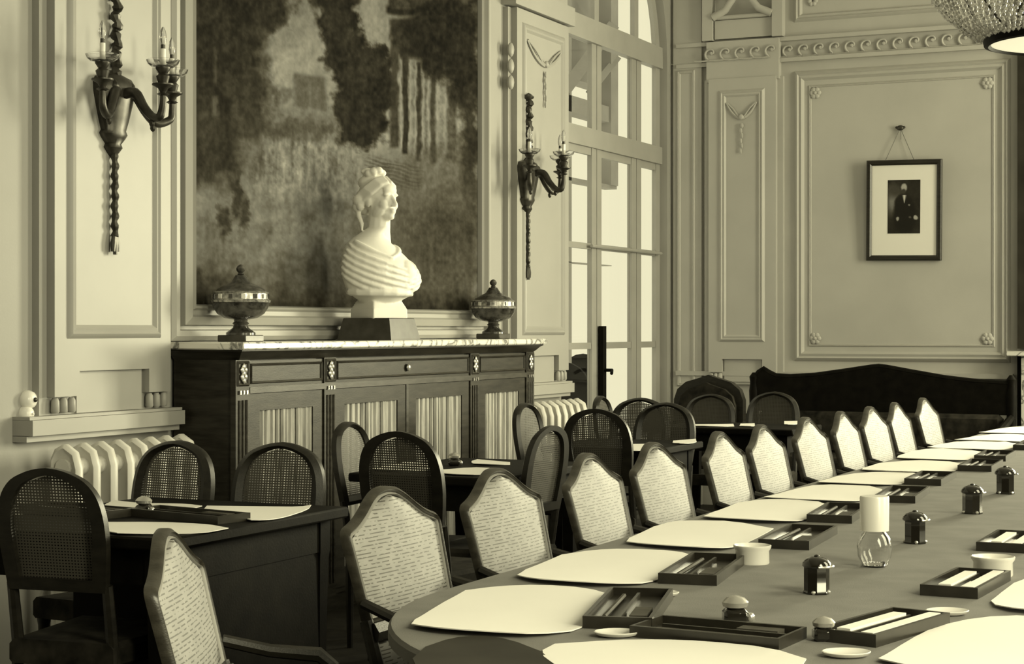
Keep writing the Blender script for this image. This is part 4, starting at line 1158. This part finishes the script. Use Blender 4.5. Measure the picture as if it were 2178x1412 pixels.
dp = [
 ([(0,1112),(0,1100),(-60,1100),(-80,1118),(-20,1121),(20,1122)], 'white paper sheet at the far left edge of the nearest writing desk'),
 ([(222,1112),(222,1139),(330,1138),(430,1135),(486,1125),(440,1118),(330,1113)], 'white paper sheet at the front of the nearest writing desk'),
 ([(215,1085),(222,1074),(240,1067),(300,1072),(345,1073),(400,1075),(430,1078),(400,1084),(330,1090)], 'white paper sheet near the radiator on the nearest writing desk'),
 ([(432,1086),(440,1077),(560,1079),(640,1080),(662,1077),(655,1085),(600,1103),(560,1110),(525,1111),(520,1096)], 'white paper sheet at the right end of the nearest writing desk'),
 ([(790,997),(860,985),(920,988),(935,996),(900,1002),(800,1003)], 'grey-white paper sheet under the chair back on the second writing desk'),
 ([(936,1000),(940,1011),(1030,1013),(1052,998),(1000,996)], 'white paper sheet at the front edge of the second writing desk'),
 ([(1000,982),(1015,979),(1085,984),(1085,990),(1010,990)], 'white paper sheet at the back of the second writing desk'),
 ([(1330,946),(1330,962),(1370,960),(1380,946)], 'white paper sheet at the front of the third writing desk'),
 ([(1430,944),(1432,938),(1480,935),(1482,942),(1450,946)], 'white paper sheet at the right end of the third writing desk'),
 ([(1475,908),(1478,903),(1560,903),(1562,908)], 'white paper sheet at the left of the farthest writing desk'),
 ([(1572,908),(1575,902),(1605,902),(1606,908)], 'white paper sheet in the middle of the farthest writing desk'),
 ([(1668,905),(1668,897),(1696,897),(1696,904)], 'white paper sheet at the right of the farthest writing desk'),
]
for pl, lab in dp: paper([atH(x,y,TZ) for x,y in pl], TZ, lab, 'paper sheets on the writing desks', curl=.006)

# ------------------------------------------------------------------ long table
TX, TR_, TY0, TY1 = -.905, .905, 3.52, 10.6
def race(r, n=44, dx=0):
    return [(r*math.cos(math.pi+math.pi*k/n), TY0-6.9+r*math.sin(math.pi+math.pi*k/n)) for k in range(n+1)] + [(r*math.cos(math.pi*k/n), TY1-6.9+r*math.sin(math.pi*k/n)) for k in range(n+1)]
tb = empty('conference_table', (TX, 6.9, 0), 0, 'long conference table with rounded ends and grey felt top', 'table')
MB().loft([[(x,y,z) for x,y in race(r)] for r,z in ((TR_-.02,.722),(TR_,.730),(TR_,.752),(TR_-.006,.7595),(TR_-.012,.76))]).build('felt_top', M['felt'], tb, ang=30)
MB().loft([[(x,y,z) for x,y in race(r)] for r,z in ((TR_-.20,.64),(TR_-.20,.722))]).build('apron', M['blackwood'], tb, ang=30)
for sx in (-1,1):
    for y in (-3.6,-1.2,1.2,3.6):
        MB().lathe([(.025,0),(.035,.05),(.03,.3),(.045,.55),(.03,.58),(.05,.60),(.05,.68)], 12, (sx*.5,y,0)).build('leg', M['blackwood'], tb)

# pen trays ------------------------------------------------------------------
def tray_proto(L, Wd, papers):
    t = empty('pen_tray', (0,0,0))
    a, b = L/2, Wd/2; w = .008
    f = MB().box(-b,b,-a,a,.0,.007).box(-b,-b+w,-a,a,.007,.024).box(b-w,b,-a,a,.007,.024).box(-b+w,b-w,-a,-a+w,.007,.024).box(-b+w,b-w,a-w,a,.007,.024)
    f.box(-.003,.003,-a+w,a-w*6,.007,.020)
    f.build('tray_body', M['tray'], t, smooth=False)
    MB().tube([(-b*.5,-a*.7,.014),(-b*.45,a*.72,.014)], .005, 6).build('pen', M['traywell'], t)
    MB().box(b*.25,b*.75,-a*.75,-a*.2,.008,.020).build('eraser', M['card'] if papers else M['traywell'], t, smooth=False)
    if papers:
        MB().box(-b*.45,-b*.02,-a*.85,a*.62,.010,.025).build('white_pad', M['paper'], t, smooth=False)
        MB().box(b*.42,b*.80,-a*.92,a*.90,.010,.024).build('white_ruler', M['paper'], t)
    return t
tp = tray_proto(.40,.135,False)
TL = [(1340,1304,14),(1497,1219,8),(1700,1150,4),(1785,1098,6),(1920,1058,5),(1980,1023,3),(2086,995,3),(2117,974,3),(2196,952,2)]
tg = 'dark pen trays on the long table'
for i, (px, py, rz) in enumerate(TL):
    o = tp if i == 0 else copy_tree(tp)
    p = atH(px, py, TZ); o.location = (p.x, p.y, TZ); o.rotation_euler = (0,0,R(rz))
    tag(o, words[i] + ' dark pen tray in the left row on the long table, from the near end', 'tray', tg)
tq = tray_proto(.32,.125,True)
for i, (px, py, rz, lab) in enumerate(((1880,1345,-13,'dark pen tray holding white pads and a white ruler, bottom right of the picture'),(2056,1250,-3,'dark pen tray with white pad in front of the right pale bowl'),(2150,1160,0,'dark pen tray at the right picture edge behind the right pale bowl'))):
    o = tq if i == 0 else copy_tree(tq)
    p = atH(px, py, TZ); o.location = (p.x, p.y, TZ); o.rotation_euler = (0,0,R(rz))
    tag(o, lab, 'tray', tg)
o = copy_tree(tp); p = atH(1527, 1356, TZ); o.location = (p.x, p.y, TZ); o.rotation_euler = (0,0,R(86)); o.scale = (1.1,.74,.9)
tag(o, 'dark pen tray lying crosswise at the rounded near end of the long table', 'tray', tg)

# ink pots --------------------------------------------------------------------
def inkpot():
    k = empty('ink_pot', (0,0,0))
    MB().lathe([(.030,0),(.031,.004),(.029,.008),(.029,.060),(.026,.064)], 8, rot=.3).build('body', M['ink'], k, ang=25)
    ld = MB().lathe([(.031,.061),(.034,.065),(.032,.072),(.024,.080),(.012,.085)], 16).build('lid', M['ink'], k)
    MB().sphere((0,0,.086), (.007,.007,.004), 10, 6).build('knob', M['ink'], ld)
    for s in range(4):
        t = s*math.pi/2
        MB().sphere((.027*math.cos(t),.027*math.sin(t),.005), (.006,.006,.005), 8, 4).build('foot', M['brass'], k)
    MB().tube([(.0375*math.cos(q),.0375*math.sin(q),.064) for q in [-1.2+.3*i for i in range(9)]], .003, 6).build('hinge_band', M['brass'], k)
    return k
ip = inkpot()
ig = 'dark ink pots down the middle of the long table'
for i, (px, py, sc_, lab) in enumerate(((1737,1262,.95,'dark ink pot in the middle of the long table, nearest the camera'),(1946,1155,1.0,'dark ink pot just right of the glass carafe on the long table'),(2068,1092,1.05,'dark ink pot third from the near end of the long table'),(2138,1050,1.1,'dark ink pot farthest along the long table'))):
    o = ip if i == 0 else copy_tree(ip)
    p = atH(px, py, TZ); o.location = (p.x, p.y, TZ); o.rotation_euler = (0,0,R(20*i)); o.scale = (sc_,)*3
    tag(o, lab, 'ink pot', ig)
# small crystal inkwell near the front
def crystal_inkwell(px, py, z, label, sc=1.0):
    p = atH(px, py, z)
    c = empty('crystal_inkwell', (p.x, p.y, z), R(25), label, 'inkwell', 'small inkwells')
    MB().bbox(-.022*sc,.022*sc,-.022*sc,.022*sc,0,.026*sc,.006*sc).build('body', M['ink'], c)
    MB().lathe([(.014*sc,.026*sc),(.022*sc,.030*sc),(.024*sc,.038*sc),(.016*sc,.046*sc),(.004*sc,.050*sc)], 12).build('lid', M['brass'], c)
    MB().sphere((.025*sc,-.010*sc,.012*sc), .009*sc, 8, 5).build('pen_rest', M['brass'], c)
crystal_inkwell(1564, 1325, TZ, 'small crystal inkwell with bright lid at the near end of the long table', 1.1)
crystal_inkwell(1752, 1362, TZ, 'small dark inkwell beside the tray of white pads', .9)
crystal_inkwell(306, 1092, TZ, 'small dark inkwell on the nearest writing desk', 1.1)
crystal_inkwell(966, 990, TZ, 'small dark inkwell on the second writing desk', 1.1)
for (px, py, rz, lab) in ((400,1102,78,'long dark pen tray across the nearest writing desk'),(165,1092,80,'short dark pen tray behind the left chair on the nearest writing desk')):
    o = copy_tree(tp); p = atH(px, py, TZ); o.location = (p.x, p.y, TZ); o.rotation_euler = (0,0,R(rz)); tag(o, lab, 'tray', 'pen trays on the nearest writing desk')

# carafe with tumbler turned over its neck ------------------------------------
p = atH(1860, 1205, TZ)
cf = empty('carafe', (p.x, p.y, TZ), 0, 'round glass water carafe on the long table', 'carafe')
MB().lathe([(.022,0),(.030,.003),(.040,.025),(.0425,.050),(.037,.072),(.026,.086),(.018,.095),(.017,.120),(.019,.122),(.016,.122),(.0145,.096),(.022,.086),(.034,.070),(.039,.050),(.036,.026),(.025,.006),(.002,.006)], 28).build('carafe_body', M['glass'], cf, ang=60)
tm = MB().lathe([(.033,.088),(.0345,.088),(.0355,.168),(.034,.172),(.002,.172),(.002,.168),(.033,.166)], 24).build('tumbler', M['frost'], None, loc=(p.x,p.y,TZ))
tag(tm, 'pale glass tumbler turned upside down over the carafe', 'glass')

# pale bowls and small dishes ---------------------------------------------------
for (px, py, r, lab) in ((1600,1198,.046,'round white porcelain bowl left of the nearest ink pot'),(2112,1224,.050,'round white porcelain bowl at the right side of the long table')):
    p = atH(px, py, TZ)
    b_ = MB().lathe([(r*.88,0),(r*.91,.003),(r*.90,.032),(r*1.0,.039),(r*1.02,.045),(r*.96,.046),(r*.78,.036),(r*.74,.012),(.002,.010)], 28).build('porcelain_bowl', M['porcelain'], None, loc=(p.x,p.y,TZ))
    tag(b_, lab, 'bowl', 'white porcelain bowls on the long table')
for (px, py, lab) in ((1800,1396,'small oval white dish at the bottom edge beside the tray of white pads'),(2015,1307,'small white dish between the two right-hand pen trays'),(1312,1353,'small white dish beside the first pen tray at the near end'),(1402,1268,'small white dish at the far end of the first pen tray')):
    p = atH(px, py, TZ)
    d_ = MB().lathe([(.026,0),(.040,.004),(.044,.009),(.042,.010),(.030,.005),(.002,.004)], 24, sy=.8).build('small_dish', M['porcelain'], None, loc=(p.x,p.y,TZ), rz=R(30))
    tag(d_, lab, 'dish', 'small dishes on the long table')

# ------------------------------------------------------------------ chandelier
def chandelier():
    Zc_ = 8.7; xn = (2271-CX)/F
    X = xn*Zc_*CA - Zc_*SA; Y = xn*Zc_*SA + Zc_*CA
    zb = CAMH + (HY-95)/F*Zc_
    c = empty('chandelier', (X, Y, zb), 0, 'beaded crystal basket chandelier with lit opal plate, hanging over the long table', 'chandelier')
    MB().lathe([(.375,.0),(.395,.005),(.400,.03),(.385,.045),(.365,.045),(.362,.01),(.375,.0)], 48, cap=False).build('bottom_ring', M['blackwood'], c)
    MB().lathe([(.003,.012),(.2,.008),(.362,.012),(.362,.022),(.003,.024)], 48).build('opal_plate', M['opal'], c)
    prof = [(.40,.04),(.48,.08),(.56,.15),(.63,.23),(.68,.33),(.70,.44)]
    top = [(.70,.44),(.60,.62),(.46,.85),(.32,1.10),(.22,1.35)]
    beads = MB(); rnd = random.Random(3)
    ico = [(0,0,1),(.894,0,.447),(.276,.851,.447),(-.724,.526,.447),(-.724,-.526,.447),(.276,-.851,.447),(.724,.526,-.447),(-.276,.851,-.447),(-.894,0,-.447),(-.276,-.851,-.447),(.724,-.526,-.447),(0,0,-1)]
    icf = [(0,1,2),(0,2,3),(0,3,4),(0,4,5),(0,5,1),(1,6,2),(2,7,3),(3,8,4),(4,9,5),(5,10,1),(6,7,2),(7,8,3),(8,9,4),(9,10,5),(10,6,1),(11,7,6),(11,8,7),(11,9,8),(11,10,9),(11,6,10)]
    def interp(pr, t):
        t *= len(pr)-1; i = min(int(t), len(pr)-2); f = t-i
        return pr[i][0]*(1-f)+pr[i+1][0]*f, pr[i][1]*(1-f)+pr[i+1][1]*f
    for pr, rows, per in ((prof, 22, 96), (top, 26, 64)):
        for k in range(rows):
            r_, z_ = interp(pr, k/(rows-1))
            for i in range(per):
                a_ = 2*math.pi*(i+.5*(k%2))/per
                s = rnd.uniform(.008,.0135); rr = r_+rnd.uniform(-.006,.006)
                ct = (rr*math.cos(a_), rr*math.sin(a_), z_+rnd.uniform(-.004,.004))
                beads.add([(ct[0]+q[0]*s, ct[1]+q[1]*s, ct[2]+q[2]*s*1.15) for q in ico], icf)
    bo_ = beads.build('bead_strings', M['crystal'], c, smooth=False); bo_['kind'] = 'stuff'
    MB().tube([(.705*math.cos(2*math.pi*k/48), .705*math.sin(2*math.pi*k/48), .44) for k in range(49)], .014, 8).build('upper_hoop', M['bronze'], c)
    for k in range(8):
        a_ = 2*math.pi*k/8+.2
        MB().tube([(r_*.985*math.cos(a_), r_*.985*math.sin(a_), z_) for r_, z_ in prof], .006, 6).build('rib', M['bronze'], c)
    MB().lathe([(.24,1.33),(.26,1.36),(.20,1.42),(.05,1.46),(.012,1.50),(.012,HC-zb)], 24).build('crown_and_rod', M['bronze'], c)
chandelier()
